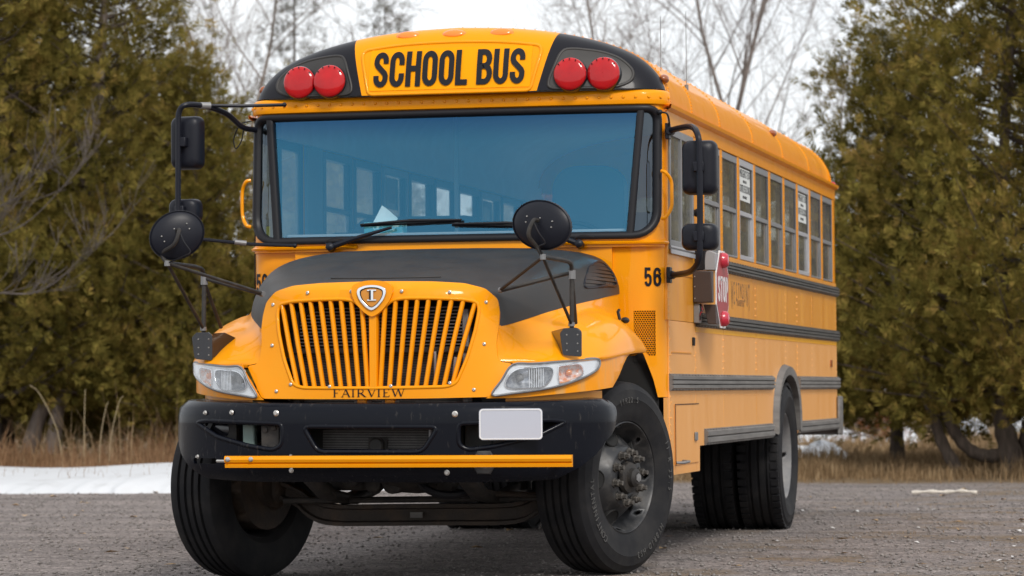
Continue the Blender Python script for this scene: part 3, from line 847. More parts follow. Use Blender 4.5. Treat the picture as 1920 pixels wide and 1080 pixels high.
for key, args in {'poplar': (3, 11.5, .078, .70, 3, .70, 1.0, .30), 'poplar2': (8, 10.5, .066, .80, 3, .62, 1.0, .35), 'bushy': (14, 8.8, .045, .95, 3, .50, 1.0, .15)}.items():
    o = bare_tree(*args).build('branches', M['twig'], None, smooth=80, recalc=False); bprot[key] = o.data; bpy.data.objects.remove(o)
def bare(kind, x, y, rz, sc, label, group, m=None):
    t = empty('bare_tree', (x, y, 0), rz); tag(t, label, 'tree', group)
    o = bpy.data.objects.new('branches', bprot[kind]); col.objects.link(o); o.parent = t; o.scale = (sc,) * 3
    if m:
        o.material_slots[0].link = 'OBJECT'; o.material_slots[0].material = m
    return t
G3 = 'leafless trees behind the bus'
bare('poplar', -5.45, 45, .4, 1.05, 'tallest leafless tree above the rear of the bus roof', G3)
bare('poplar2', -6.2, 46, 1.7, 1.0, 'leafless tree just left of the tallest bare one', G3)
bare('poplar2', -4.55, 47, 3.0, 1.06, 'thin leafless tree right of the tallest bare one', G3)
bare('bushy', -7.6, 44, 2.2, .95, 'fine twigged leafless tree above the right roof corner', G3)
bare('bushy', -3.5, 50, .9, 1.05, 'leafless tree partly behind the rounded right cedar', G3)
G4 = 'leafless trees at upper left'
bare('poplar2', -15.9, 45, .2, 1.10, 'pale many stemmed leafless tree above the left mirror', G4, M['bark_pale'])
bare('poplar', -15.2, 46.5, 2.8, .95, 'leafless tree crossing the pale one at upper left', G4, M['bark_pale'])
bare('bushy', -17.3, 44, 1.5, 1.05, 'twiggy leafless tree above the shorter left cedar', G4)
bare('bushy', -13.6, 48, 4.0, 1.0, 'twiggy leafless tree behind the left roof corner', G4)
bare('bushy', -10.0, 52, 5.1, .94, 'faint leafless tree above the orange roof lamps', G4)
# leafless thicket behind the right cedar
G5 = 'leafless shrubs beyond the right cedar'
for k, (x, y, lab) in enumerate(((-1.2, 44, 'leafless shrub beyond the rounded cedar by the bus rear'), (.9, 42, 'leafless shrub seen under the big right cedar'), (2.6, 45, 'leafless shrub far behind the big cedar trunk'), (4.6, 43, 'leafless shrub at the far right edge'))):
    bare('bushy', x, y, k * 1.3, .52, lab, G5)
# conifers standing among them
for (x, y, H, seed, lab) in ((-14.85, 47.5, 10.6, 71, 'narrow grey spruce left of the bus roof'), (-13.55, 50, 9.4, 72, 'smaller spruce close to the left roof corner')):
    cr_, limbs = crown_mesh('crown', seed, H, 1.3, 2.5, 75, 15, M['spruce'], lambda t: (1 - t) ** .9, up=-.15, spray=(.18, .34), nl=9)
    t = empty('spruce_tree', (x, y, 0)); tag(t, lab, 'tree', 'spruces at upper left'); cr_.parent = t
    b = MB(); b.tube([(0, 0, -.05), (0, 0, H)], [.07, .01], 8); b.build('trunk', M['bark'], t, smooth=80)
# dead limbs reaching in from the left
t = empty('dead_tree', (-10.75, 18.6, 0)); tag(t, 'grey leafless limbs sweeping in from the left edge', 'tree')
b = MB(); rg = random.Random(5)
def twigs(path, r, lev):
    pp = [Vector(p) for p in catmull(path, 6)]; n = len(pp)
    b.tube([tuple(p) for p in pp], [max(.003, r * (1 - .85 * k / (n - 1))) for k in range(n)], 5, cap=False)
    if lev > 2: return
    for k in range(2, n - 1):
        for _ in range(2 if lev == 0 else 1):
            if rg.random() < (.42 if lev == 0 else .30):
                d = (pp[k + 1] - pp[k]).normalized(); L = (.75 if lev == 0 else .38) * rg.uniform(.4, 1.1)
                s = pp[k]; e = s + (d * .7 + Vector((rg.gauss(0, .3), rg.gauss(0, .45), rg.uniform(-.1, .8)))) .normalized() * L
                twigs([tuple(s), tuple((s + e) / 2 + Vector((0, 0, -.04 * L))), tuple(e)], r * .45 * (1 - .5 * k / n), lev + 1)
for (p0, p1, p2, p3, r) in (((0, 0, 2.2), (.55, -.1, 2.75), (1.35, -.3, 3.05), (2.35, -.5, 4.0), .018), ((0, 0, 2.6), (.5, -.2, 3.05), (1.2, -.4, 3.3), (1.8, -.6, 3.75), .014), ((0, 0, 1.6), (.7, -.2, 2.15), (1.5, -.4, 2.2), (2.3, -.6, 2.75), .016)):
    twigs([p0, p1, p2, p3], r, 0)
b.build('branches', M['dead'], t, smooth=80, recalc=False)
b = MB(); b.tube([(0, 0, -.05), (-.05, 0, 1.5), (.0, 0, 3.4), (.1, 0, 5.5)], [.10, .07, .045, .008], 8); b.build('trunk', M['bark_pale'], t, smooth=80)
# far wood that closes the view
rg_ = np.random.default_rng(99); nf = 16000
fx_ = rg_.uniform(-34, 16, nf); fz_ = rg_.uniform(0, 1, nf) ** 1.1 * (2.6 + 1.3 * hnoise(fx_, fx_ * .3, .5, 4)); fy_ = 62 + rg_.uniform(0, 5, nf) - .02 * fx_
M['far_wood'] = foliage_mat('grey_brown_far_wood', [(.35, (.07, .055, .045)), (.5, (.13, .10, .082)), (.66, (.20, .155, .125))], .6, .2)
Q = sprays(np.stack([fx_, fy_, fz_], -1), np.stack([rg_.normal(0, .4, nf), rg_.normal(0, .4, nf), np.ones(nf)], -1), rg_.uniform(.35, .8, nf), rg_, 9, .16)
tag(fast_mesh('far_wood', Q.reshape(-1, 3), np.arange(len(Q) * 4).reshape(-1, 4), M['far_wood']), 'grey brown leafless wood far behind the yard', 'wood', kind='stuff')
# rust-leaved shrub beyond the road
t = empty('rust_shrub', (-1.75, 37.5, 0)); tag(t, 'small rust brown leafy shrub beyond the dead grass', 'shrub')
cr_, limbs = crown_mesh('crown', 91, 1.15, .42, .15, 26, 26, M['rust_leaf'], lambda t: 1 - .5 * t, spray=(.1, .2), nl=7, zmin=.1); cr_.parent = t
b = limb_tubes(limbs, .05); b.build('stems', M['twig'], t, smooth=80, recalc=False)

# ------------------------------------------------------------------ dry grass
def blades(name, n, xr, yr, h0, h1, w, m, label, zfun=None, seed=1, mask=None, lean=.35):
    rg = np.random.default_rng(seed)
    x = rg.uniform(*xr, n); y = rg.uniform(*yr, n)
    if mask is not None:
        k = mask(x, y, rg); x, y = x[k], y[k]; n = len(x)
    h = rg.uniform(h0, h1, n) * (.35 + .95 * np.clip(hnoise(x, y, 1.1, seed) * .5 + .5, 0, 1) ** 1.5)
    a = rg.uniform(0, 6.28, n); l = rg.normal(0, lean, n) * h; a2 = rg.uniform(0, 6.28, n)
    z = (zfun(x, y) if zfun else gz(x, y)) - .01
    dx, dy = np.cos(a) * w / 2, np.sin(a) * w / 2; lx, ly = np.cos(a2) * l, np.sin(a2) * l
    b0 = np.stack([x - dx, y - dy, z], -1); b1 = np.stack([x + dx, y + dy, z], -1)
    m0 = np.stack([x - dx * .7 + lx * .35, y - dy * .7 + ly * .35, z + h * .6], -1); m1 = np.stack([x + dx * .7 + lx * .35, y + dy * .7 + ly * .35, z + h * .6], -1)
    t0 = np.stack([x + lx - dx * .1, y + ly - dy * .1, z + h * .95], -1); t1 = np.stack([x + lx + dx * .1, y + ly + dy * .1, z + h * .95], -1)
    V = np.stack([b0, b1, m1, m0, t1, t0], 1).reshape(-1, 3)
    i = (np.arange(n) * 6)[:, None]
    F = np.concatenate([i + np.array([[0, 1, 2, 3]]), i + np.array([[3, 2, 4, 5]])])
    return tag(fast_mesh(name, V, F, m), label, 'grass', kind='stuff')
M['dry'] = foliage_mat('dry_straw_grass', [(.34, (.15, .095, .05)), (.5, (.30, .205, .115)), (.66, (.46, .345, .21))], 2.0, .3)
M['weed'] = foliage_mat('dry_brown_weeds', [(.34, (.13, .07, .035)), (.5, (.25, .145, .08)), (.66, (.36, .23, .135))], 2.0, .3)
edge_mask = lambda x, y, rg: rg.uniform(0, 1, len(x)) < np.clip((y - 16.7 - .55 * np.sin(x * 1.3) - .35 * np.sin(x * 3.7 + 1)) / 2.0, 0.02, 1)
blades('dead_grass', 42000, (-2.2, 5.5), (16.2, 24.5), .06, .34, .012, M['dry'], 'matted dead straw grass under the right cedars', seed=3, mask=edge_mask)
blades('dead_grass', 16000, (-5, 6), (24.5, 46), .08, .36, .022, M['dry'], 'dead grass field farther back at right', seed=4)
blades('dead_weeds', 15000, (-13, -5.0), (17.0, 20.4), .15, .72, .012, M['weed'], 'brown dead weeds between the snow bank and left cedars', seed=5)
blades('weed_tufts', 900, (1.0, 4.2), (2.5, 12), .01, .06, .006, M['dry'], 'short dead tufts growing through the gravel', seed=6, mask=lambda x, y, rg: hnoise(x, y, .8, 3) > .25)
blades('tall_weeds', 420, (-12, -5.5), (17.1, 19.0), .5, 1.25, .009, M['dry'], 'thin tall dry stems standing among the weeds at left', seed=8, lean=.28)
blades('snow_weeds', 260, (-12, -5.5), (14.0, 17.5), .12, .34, .006, M['weed'], 'sparse dead stems poking through the snow bank', seed=9, zfun=lambda x, y: gz(x, y) + .10)
# tall pale stalks standing in the snow edge
for k, (x, y, h, lx) in enumerate(((-8.75, 17.6, 1.05, -.42), (-8.55, 17.7, 1.0, .02), (-8.30, 17.5, .85, .12), (-8.22, 17.6, .92, .18), (-9.95, 17.6, .55, .0), (-9.62, 17.5, .58, .02), (-9.85, 17.6, .75, -.25))):
    labs = ['tall pale grass stalk bent to the left above the snow', 'upright pale grass stalk above the snow bank', 'slim pale grass stalk right of the upright one', 'longest pale stalk leaning right above the snow', 'short pale stalk beside the left trunk', 'short pale stalk between the twin trunks', 'pale stalk leaning left before the twin trunks']
    b = MB(); b.tube(catmull([(0, 0, 0), (lx * .2, 0, h * .5), (lx * .7, 0, h * .9), (lx, 0, h)], 5), [.0036] * 10 + [.003] * 5 + [.002], 5); 
    t = b.build('grass_stalk', mat('pale_straw', (.42, .33, .20), .9), None, smooth=80, recalc=False); t.location = (x, y, .05)
    tag(t, labs[k], 'stalk', 'tall dry stalks by the snow bank')

# ================================================================== THE BUS
bus = empty('school_bus', (0, 0, 0))
tag(bus, 'yellow school bus with black hood parked on the gravel', 'bus')
W = 1.22
END = 8.48
PIT = 0.71
P0 = 1.965
SEAMS = [0.70, 1.60, 2.66, 4.06, 6.12, END]
AXF, AXR = -0.15, 5.52

def parts(fn):
    fn()

# ---------------------------------------------------------------- body sides
def arch_notch(y0, y1, z0, cyy, rad, top):
    """lower edge of a panel from (y0) to (y1) that steps round the rear wheel arch"""
    a = []
    for k in range(17):
        t = math.pi * (1 - k / 16)
        a.append((cyy + rad * math.cos(t), z0 + (top - z0) * math.sin(t) ** 0.75))
    return a

ARC_Y, ARC_R, ARC_T = 5.46, 0.63, 1.165
for sgn in (1, -1):
    sm = lambda y, z, X=1.222: (sgn * X, y, z)
    # lower skin panels
    lows = [(0.70, 1.60, 0.505), (1.60, 2.66, 0.62), (2.66, 4.06, 0.655), (4.06, 6.12, 0.665), (6.12, END, 0.68)]
    if sgn < 0: lows = [(1.60, 2.66, 0.62)] + lows[2:]
    for (a, b, zb) in lows:
        a += 0.002; b -= 0.002
        if a < ARC_Y < b:
            out = [(a, zb)] + arch_notch(a, b, zb, ARC_Y, ARC_R, ARC_T) + [(b, zb), (b, 1.385), (a, 1.385)]
        elif a < 1.65 and b > 2 and True:
            out = [(a, 0.505), (1.735, 0.505), (1.74, 0.655), (b, 0.655), (b, 1.385), (a, 1.385)]
        else:
            out = [(a, zb), (b, zb), (b, 1.385), (a, 1.385)]
        mb = MB(); mb.panel(out, [], 0.35, sm, 0.02, (-sgn, 0, 0), 0.2)
        mb.build('side_panel', M['yellow_low'], bus, bevel=0.002, seg=1)
    ups = [(1.60, 2.66), (2.66, 4.06), (4.06, 5.51), (5.51, 6.93), (6.93, END)]
    for (a, b) in ups:
        mb = MB(); mb.box(*sorted((sgn * 1.202, sgn * 1.222)), a + .002, b - .002, 1.388, 1.83)
        mb.build('side_panel', M['yellow_side'], bus, bevel=0.002, seg=1)
    # header above the windows and the posts
    mb = MB(); mb.box(*sorted((sgn * 1.19, sgn * 1.222)), 1.60, END, 2.495, 2.585)
    mb.build('window_header', M['yellow'], bus, bevel=0.004)
    for i in range(10):
        y = P0 + PIT * i
        mb = MB(); mb.box(*sorted((sgn * 1.185, sgn * 1.219)), y - .035, (y + .045) if i < 9 else END - .003, 1.832, 2.494)
        for k in range(7): mb.rivet((sgn * 1.219, y + .005, 1.88 + k * .095), (sgn, 0, 0), .006, .005)
        mb.build('window_post', M['yellow'], bus, bevel=0.004)
    mb = MB(); mb.box(*sorted((sgn * 1.185, sgn * 1.219)), 1.605, P0 - .038, 1.832, 2.494); mb.build('window_post', M['yellow'], bus, bevel=0.004)
    mb = MB(); mb.box(*sorted((sgn * 1.165, sgn * 1.183)), 1.60, P0 - .03, 1.838, 2.498); mb.build('pillar_lining', M['interior_dark'], bus, smooth=0)
    # rivets of the panel seams
    mb = MB()
    for y in (1.62, 2.64, 2.68, 4.04, 4.08, 5.5, 6.1, 6.14, 6.95, 8.44):
        z = 1.12
        while z < 1.70:
            if not (1.36 < z < 1.47): mb.rivet((sgn * 1.222, y, z), (sgn, 0, 0), .006, .0035)
            z += .045
    for y in np.arange(0.72, 4.8, .18): mb.rivet((sgn * 1.222, y, .955), (sgn, 0, 0), .005, .003)
    for k in range(30): mb.rivet((sgn * 1.222, .715, .55 + k * .04), (sgn, 0, 0), .006, .004)
    if sgn > 0: tag(mb.build('rivets', M['yellow_low'], bus, smooth=0, recalc=False), kind='stuff')
    # rub rails: a fluted profile drawn along the side
    def rail(name, z0, z1, ya, yb, m, ridges=3):
        prof = [(1.222, z0), (1.236, z0 + .004)]
        h = (z1 - z0 - .02) / ridges
        for k in range(ridges):
            zz = z0 + .01 + k * h
            prof += [(1.236, zz), (1.247, zz + h * .18), (1.247, zz + h * .82), (1.236, zz + h)]
        prof += [(1.236, z1 - .004), (1.222, z1)]
        rows = [[(sgn * x, y, z) for (x, z) in prof] for y in (ya, yb)]
        b = MB(); b.grid(rows)
        n = len(prof)
        b.f += [tuple(range(n)), tuple(range(n, 2 * n))[::-1]]
        for y in np.arange(ya + .04, yb, .11):
            b.rivet((sgn * 1.2365, y, z0 + .006), (sgn, 0, 0), .005, .004); b.rivet((sgn * 1.2365, y, z1 - .006), (sgn, 0, 0), .005, .004)
        return b.build(name, m, bus, smooth=20)
    rail('rub_rail', 1.722, 1.802, 1.62, END + .02, M['rail_dark'])
    rail('rub_rail', 1.365, 1.452, 1.62, END + .03, M['rail_dark'])
    rail('rub_rail', 0.985, 1.083, 0.70 if sgn > 0 else 1.62, ARC_Y - .66, M['rail_grey'])
    rail('rub_rail', 0.985, 1.083, ARC_Y + .66, END + .04, M['rail_grey'])
    rail('rub_rail', 0.655, 0.755, 1.90, ARC_Y - .70, M['rail_grey'], 2)
    rail('rub_rail', 0.665, 0.755, ARC_Y + .70, END, M['rail_grey'], 2)
    for (a, b) in ((1.61, 2.655), (2.665, 4.055), (4.065, 5.5), (5.52, END - .02)):
        mb = MB(); mb.box(*sorted((sgn * 1.2225, sgn * 1.2245)), a, b, 1.333, 1.361); mb.build('reflective_tape', M['tape'], bus, smooth=0)
    # wheel arch trim
    o = arch_notch(0, 0, .69, ARC_Y, ARC_R + .005, ARC_T)
    i_ = arch_notch(0, 0, .69, ARC_Y, ARC_R - .085, ARC_T - .075)
    mb = MB()
    mb.grid([[(sgn * 1.222, y, z) for (y, z) in o], [(sgn * 1.262, y + (.02 if y < ARC_Y else -.02), z - .015) for (y, z) in o],
             [(sgn * 1.258, y, z) for (y, z) in i_], [(sgn * 1.19, y, z) for (y, z) in i_]])
    mb.build('wheel_arch_trim', M['rail_grey'], bus, smooth=50)
    # dark wheel housing behind it
    mb = MB(); mb.grid([[(sgn * x, y, z) for (y, z) in i_] for x in (1.20, .55)])
    mb.build('wheel_housing', M['dark'], bus, smooth=0)
    # inner lining
    mb = MB(); mb.box(*sorted((sgn * 1.165, sgn * 1.18)), 1.62, END - .05, 1.02, 1.835)
    mb.build('wall_lining', M['interior_dark'], bus, smooth=0)
    mb = MB(); mb.box(*sorted((sgn * 1.15, sgn * 1.18)), 1.0, END - .05, 2.50, 2.63)
    mb.build('header_lining', M['interior'], bus, smooth=0)

# side windows: aluminium frame > panes, sash bars
WIN = {}
def side_window(sgn, i, exit_):
    ya, yb = P0 + PIT * i + .047, P0 + PIT * (i + 1) - .037
    za, zb = 1.835, 2.492
    t = .014 if not exit_ else .030
    mt = M['alu_dull'] if not exit_ else M['alu']
    x1 = 1.216 if not exit_ else 1.2175
    mb = MB()
    mb.panel([(ya, za), (yb, za), (yb, zb), (ya, zb)], [[(ya + t, za + t), (yb - t, za + t), (yb - t, zb - .045), (ya + t, zb - .045)]], .8,
             lambda y, z: (sgn * x1, y, z), .05, (-sgn, 0, 0))
    fr = mb.build('window', mt, bus, bevel=.003, seg=1)
    mb = MB(); mb.box(*sorted((sgn * 1.178, sgn * 1.212)), ya + t, yb - t, 2.125, 2.155); mb.build('sash_bar', mt, fr, bevel=.003, seg=1)
    mb = MB(); mb.box(*sorted((sgn * 1.181, sgn * 1.207)), yb - t - .03, yb - t, za + t, 2.124); mb.build('sash_stile', mt, fr, bevel=.002, seg=1)
    mb = MB(); mb.box(*sorted((sgn * 1.181, sgn * 1.2105)), yb - t - .055, yb - t, 2.156, zb - .046); mb.build('rubber_channel', M['rubber'], fr, smooth=0)
    mb = MB(); mb.box(*sorted((sgn * 1.2060, sgn * 1.2085)), ya + t, yb - t - .056, 2.156, zb - .046); mb.build('pane', M['glass'], fr, smooth=0)
    mb = MB(); mb.box(*sorted((sgn * 1.1985, sgn * 1.2010)), ya + t, yb - t - .031, za + t, 2.124); mb.build('pane', M['glass'], fr, smooth=0)
    if exit_:
        mb = MB(); mb.box(*sorted((sgn * 1.2090, sgn * 1.2098)), ya + t + .02, yb - t - .08, 2.225, zb - .055)
        mb.build('exit_sticker', M['sticker'], fr, smooth=0)
        c = (ya + yb) / 2 - .03
        if sgn > 0:
            for body, z, size, sx in (('EMERGENCY EXIT', 2.402, .074, .80), ('POUSSEZ - PUSH', 2.352, .026, .8), ('SORTIE DE SECOURS', 2.302, .072, .66), ('ISSUE  EMERGENCY', 2.25, .026, .8)):
                mtx = Matrix.Translation((1.2104, c, z)) @ Matrix(((0, 0, 1, 0), (1, 0, 0, 0), (0, 1, 0, 0), (0, 0, 0, 1)))
                text_mesh(body, size, mtx, M['ink'], 'sticker_text', fr, sx=sx, extrude=.0003, offset=0)
    return fr
for sgn in (1, -1):
    for i in range(9): side_window(sgn, i, i in (2, 6))

# driver's side section with the driver's window
mb = MB()
mb.panel([(.665, 1.388), (1.597, 1.388), (1.597, 2.585), (.70, 2.585)], [[(.715, 1.80), (1.535, 1.80), (1.535, 2.475), (.74, 2.475)]], .25, lambda y, z: (1.222, y, z), .03, (-1, 0, 0))
mb.build('driver_side_panel', M['yellow_side'], bus, bevel=.002, seg=1)
mb = MB()
mb.panel([(.715, 1.79), (1.545, 1.79), (1.545, 2.485), (.735, 2.485)], [[(.755, 1.845), (1.10, 1.845), (1.10, 2.44), (.775, 2.44)], [(1.14, 1.845), (1.50, 1.845), (1.50, 2.44), (1.14, 2.44)]], .8, lambda y, z: (1.232, y, z), .04, (-1, 0, 0))
dw = mb.build('driver_window', M['alu_dull'], bus, bevel=.003, seg=1)
mb = MB(); mb.box(1.233, 1.24, .72, 1.54, 1.765, 1.79); mb.box(1.233, 1.237, .72, 1.54, 1.80, 1.812); mb.build('window_sill', M['alu'], dw, bevel=.003)
for (a, b) in ((.74, 1.12), (1.12, 1.52)):
    mb = MB(); mb.box(1.2205, 1.2235, a, b, 1.83, 2.455); mb.build('pane', M['glass'], dw, smooth=0)
mb = MB(); mb.box(1.2237, 1.2305, 1.103, 1.137, 1.845, 2.44); mb.build('sliding_stile', M['rubber'], dw, smooth=0)
# seams, latch doors
for (ya, yb, za, zb) in ((.73, 1.52, 1.652, 1.660), (.78, 1.45, 1.202, 1.209)):
    mb = MB(); mb.box(1.2222, 1.226, ya, yb, za, zb); mb.build('panel_seam', M['yellow_side'], bus, smooth=0)
mb = MB(); mb.box(1.2222, 1.228, .86, 1.66, .56, .905)
bd = mb.build('battery_door', M['yellow_low'], bus, bevel=.004)
mb = MB(); mb.box(1.2285, 1.231, .855, 1.665, .905, .9095); mb.box(1.2285, 1.231, .855, .859, .56, .905); mb.build('door_gap', M['dark'], bd, smooth=0)
mb = MB(); mb.box(1.2285, 1.238, 1.50, 1.59, .69, .74); mb.build('latch', M['alu_dull'], bd, bevel=.004)
mb = MB(); mb.tube([(1.235, .84, .575), (1.275, .86, .575), (1.278, 1.02, .578), (1.235, 1.06, .58)], .008, 8); mb.build('step_rod', M['alu_dull'], bus)
mb = MB()
for y in (.755, 1.57):
    for z in np.arange(.56, 1.35, .09): mb.rivet((1.2222, y, z), (1, 0, 0), .006, .004)
tag(mb.build('rivets', M['yellow_low'], bus, smooth=0, recalc=False), kind='stuff')
mb = MB(); mb.box(1.2222, 1.232, 8.05, 8.13, 1.16, 1.215); mb.build('marker_reflector', M['brown_lamp'], bus, bevel=.004)
mb = MB(); mb.box(1.2222, 1.236, 1.49, 1.53, 1.25, 1.30); mb.build('door_lock', M['dark'], bus, bevel=.004)
# entrance door side (bus right)
mb = MB()
mb.panel([(.665, .50), (1.597, .50), (1.597, 2.585), (.70, 2.585)], [[(.76, .62), (1.09, .62), (1.09, 2.45), (.76, 2.45)], [(1.15, .62), (1.53, .62), (1.53, 2.45), (1.15, 2.45)]], .25, lambda y, z: (-1.222, y, z), .03, (1, 0, 0))
ed = mb.build('entrance_door', M['rubber'], bus, bevel=.002, seg=1)
for (a, b) in ((.75, 1.10), (1.14, 1.54)):
    mb = MB(); mb.box(-1.206, -1.203, a, b, .61, 2.46); mb.build('pane', M['glass'], ed, smooth=0)

# ---------------------------------------------------------------- front plan curve
_pl = [(0, .500), (.3, .501), (.6, .506), (.85, .515), (1.0, .525)]
for k in range(1, 13):
    t = math.pi / 2 * k / 12
    _pl.append((1.06 + .157 * math.sin(t), .532 + .15 * (1 - math.cos(t))))
_pl = np.array(_pl)
_al = np.concatenate([[0], np.cumsum(np.linalg.norm(np.diff(_pl, axis=0), axis=1))])
AMAX = float(_al[-1])
def lean(z): return .055 * (z - 1.83) / .78
def plan(a, off=0.0):
    s = -1 if a < 0 else 1
    a = min(abs(a), AMAX)
    x = float(np.interp(a, _al, _pl[:, 0])); y = float(np.interp(a, _al, _pl[:, 1]))
    e = 1e-3
    dx = float(np.interp(min(a + e, AMAX), _al, _pl[:, 0]) - np.interp(max(a - e, 0), _al, _pl[:, 0]))
    dy = float(np.interp(min(a + e, AMAX), _al, _pl[:, 1]) - np.interp(max(a - e, 0), _al, _pl[:, 1]))
    L = math.hypot(dx, dy); nx, ny = dy / L, -dx / L
    return s * (x + nx * off), y + ny * off
def fpt(a, z, off=0.0):
    x, y = plan(a, off)
    return (x, y + lean(z), z)
def a_of_x(x): return math.copysign(float(np.interp(abs(x), _pl[:, 0], _al)), x)

GA = a_of_x(1.195)
def goutline(d):
    return rrect(-GA + d, GA - d, 1.842 + d, 2.605 - d, (max(.17 - d, .01), max(.17 - d, .01), max(.09 - d, .01), max(.09 - d, .01)), 7)
mb = MB()
mb.panel([(-AMAX, 1.80), (AMAX, 1.80), (AMAX, 2.64), (-AMAX, 2.64)], [goutline(.012)], .09, lambda a, z: fpt(a, z, -.004), .02,
         lambda a, z: (plan(a, -1)[0] - plan(a)[0], plan(a, -1)[1] - plan(a)[1], 0), .05)
mb.build('windshield_surround', M['yellow'], bus, smooth=45)
loops = []
for d, off in ((0, -.006), (.004, .016), (.014, .022), (.030, .020), (.042, .008), (.046, -.02)):
    loops.append([fpt(a, z, off) for (a, z) in resample_closed(goutline(.0), .05)] if d == 0 else None)
base = resample_closed(goutline(0), .04)
cen = (0, 2.22)
def inset(P, d):
    out = []
    n = len(P)
    for i in range(n):
        t = Vector(P[(i + 1) % n]) - Vector(P[i - 1]); t.normalize()
        out.append((P[i][0] - t.y * d, P[i][1] + t.x * d))
    return out
rows = []
for d, off in ((0, -.006), (.004, .016), (.014, .022), (.030, .020), (.042, .008), (.046, -.02)):
    rows.append([fpt(a, z, off) for (a, z) in inset(base, d)])
mb = MB(); mb.grid(rows, closed=True)
gk = mb.build('windshield_gasket', M['rubber'], bus, smooth=50)
def ab(z): return 1.035 + .06 * (z - 1.86) / .73
ZS = list(np.linspace(1.862, 2.59, 7))
def paneg(name, a0f, a1f, zs, m, na=24, off=-.012):
    rows = [[fpt(a0f(z) + (a1f(z) - a0f(z)) * k / na, z, off) for k in range(na + 1)] for z in zs]
    b = MB(); b.grid(rows); return b.build(name, m, gk, smooth=60)
paneg('windshield_pane', lambda z: -ab(z), lambda z: ab(z), ZS, M['windshield'])
for s in (1, -1):
    paneg('corner_pane', lambda z: s * ab(z), lambda z: s * (GA - .01), list(np.linspace(1.862, 2.59, 6)), M['glass_dark'], 10)
    mb = MB()
    rows = []
    for z in np.linspace(1.862, 2.585, 6):
        rows.append([fpt(s * (ab(z) + da), z, of) for da, of in ((-.021, -.02), (-.021, .008), (-.012, .016), (.012, .016), (.021, .008), (.021, -.02))])
    mb.grid(rows); mb.build('pillar_strip', M['rubber'], gk, smooth=50)
mb = MB(); x, y, z = fpt(-1.115, 1.93, -.03); mb.box(x - .012, x + .012, y, y + .002, 1.895, 1.955); mb.build('inspection_sticker', M['yellow_sticker'], gk, smooth=0)

# drip strip above the windshield
prof = [(2.604, .0), (2.610, .014), (2.625, .019), (2.668, .019), (2.682, .014), (2.690, .002)]
A = np.linspace(-AMAX, AMAX, 61)
mb = MB(); mb.grid([[fpt(a, z, off) for a in A] for (z, off) in prof])
st = mb.build('visor_strip', M['yellow'], bus, smooth=40)
mb = MB()
for a in np.linspace(-AMAX + .03, AMAX - .03, 38):
    p = fpt(a, 2.648, .019); q = fpt(a, 2.648, 1.034)
    mb.rivet(p, (q[0] - p[0], q[1] - p[1], 0), .010, .007)
tag(mb.build('rivets', M['yellow'], st, smooth=0, recalc=False), kind='stuff')

# ---------------------------------------------------------------- roof and its caps
_half = [(1.214, 2.585), (1.213, 2.66), (1.196, 2.735), (1.15, 2.81), (1.06, 2.89), (.93, 2.955), (.76, 3.01), (.55, 3.055), (.30, 3.085), (0, 3.098)]
_half = catmull(_half, 4)
OUT = _half + [(-x, z) for (x, z) in _half[::-1][1:]]
CZ = 2.685
_oa = [math.atan2(z - CZ, x) for (x, z) in OUT if z >= CZ]
_or = [math.hypot(x, z - CZ) for (x, z) in OUT if z >= CZ]
def capk(x, z):
    if z < CZ: z = CZ
    return min(1.0, math.hypot(x, z - CZ) / float(np.interp(math.atan2(z - CZ, x), _oa, _or)))
def cap_y(k, z, x):
    p = 4.0
    return .478 + .10 * (z - CZ) / .42 + .02 * x * x + .32 * (1 - (1 - min(k, 1) ** p) ** (1 / p))
capo = [(x, z) for (x, z) in OUT if z >= CZ]
mb = MB()
ks = [0, .15, .3, .45, .6, .7, .78, .85, .9, .94, .965, .985, .995, 1.0]
mb.grid([[(x * k, cap_y(k, CZ + (z - CZ) * k, x * k), CZ + (z - CZ) * k) for (x, z) in capo] for k in ks])
# paint: yellow centre field, black lamp fields
mcap = mat('front_cap_paint', YEL, 0.38, coat=0.12, coat_r=0.10, spec=.10)
nt, N, L, P = nodes_of(mcap)
g = N.new('ShaderNodeNewGeometry'); sx = N.new('ShaderNodeSeparateXYZ'); L.new(g.outputs['Position'], sx.inputs['Vector'])
ab_ = N.new('ShaderNodeMath'); ab_.operation = 'ABSOLUTE'; L.new(sx.outputs['X'], ab_.inputs[0])
ln = N.new('ShaderNodeMath'); ln.operation = 'MULTIPLY_ADD'; ln.inputs[1].default_value = .25; ln.inputs[2].default_value = .507 - .25 * 2.665
L.new(sx.outputs['Z'], ln.inputs[0])
gt = N.new('ShaderNodeMath'); gt.operation = 'GREATER_THAN'; L.new(ab_.outputs[0], gt.inputs[0]); L.new(ln.outputs[0], gt.inputs[1])
ly = N.new('ShaderNodeMath'); ly.operation = 'LESS_THAN'; ly.inputs[1].default_value = .765; L.new(sx.outputs['Y'], ly.inputs[0])
an = N.new('ShaderNodeMath'); an.operation = 'MULTIPLY'; L.new(gt.outputs[0], an.inputs[0]); L.new(ly.outputs[0], an.inputs[1])
mxc = N.new('ShaderNodeMix'); mxc.data_type = 'RGBA'; mxc.inputs['A'].default_value = (*YEL, 1); mxc.inputs['B'].default_value = (.012, .012, .016, 1)
L.new(an.outputs[0], mxc.inputs['Factor']); L.new(mxc.outputs['Result'], P.inputs['Base Color'])
cap = mb.build('front_cap', mcap, bus, smooth=50)
def cpt(x, z, off=0.0): return (x, cap_y(capk(x, z), z, x) - off, z)
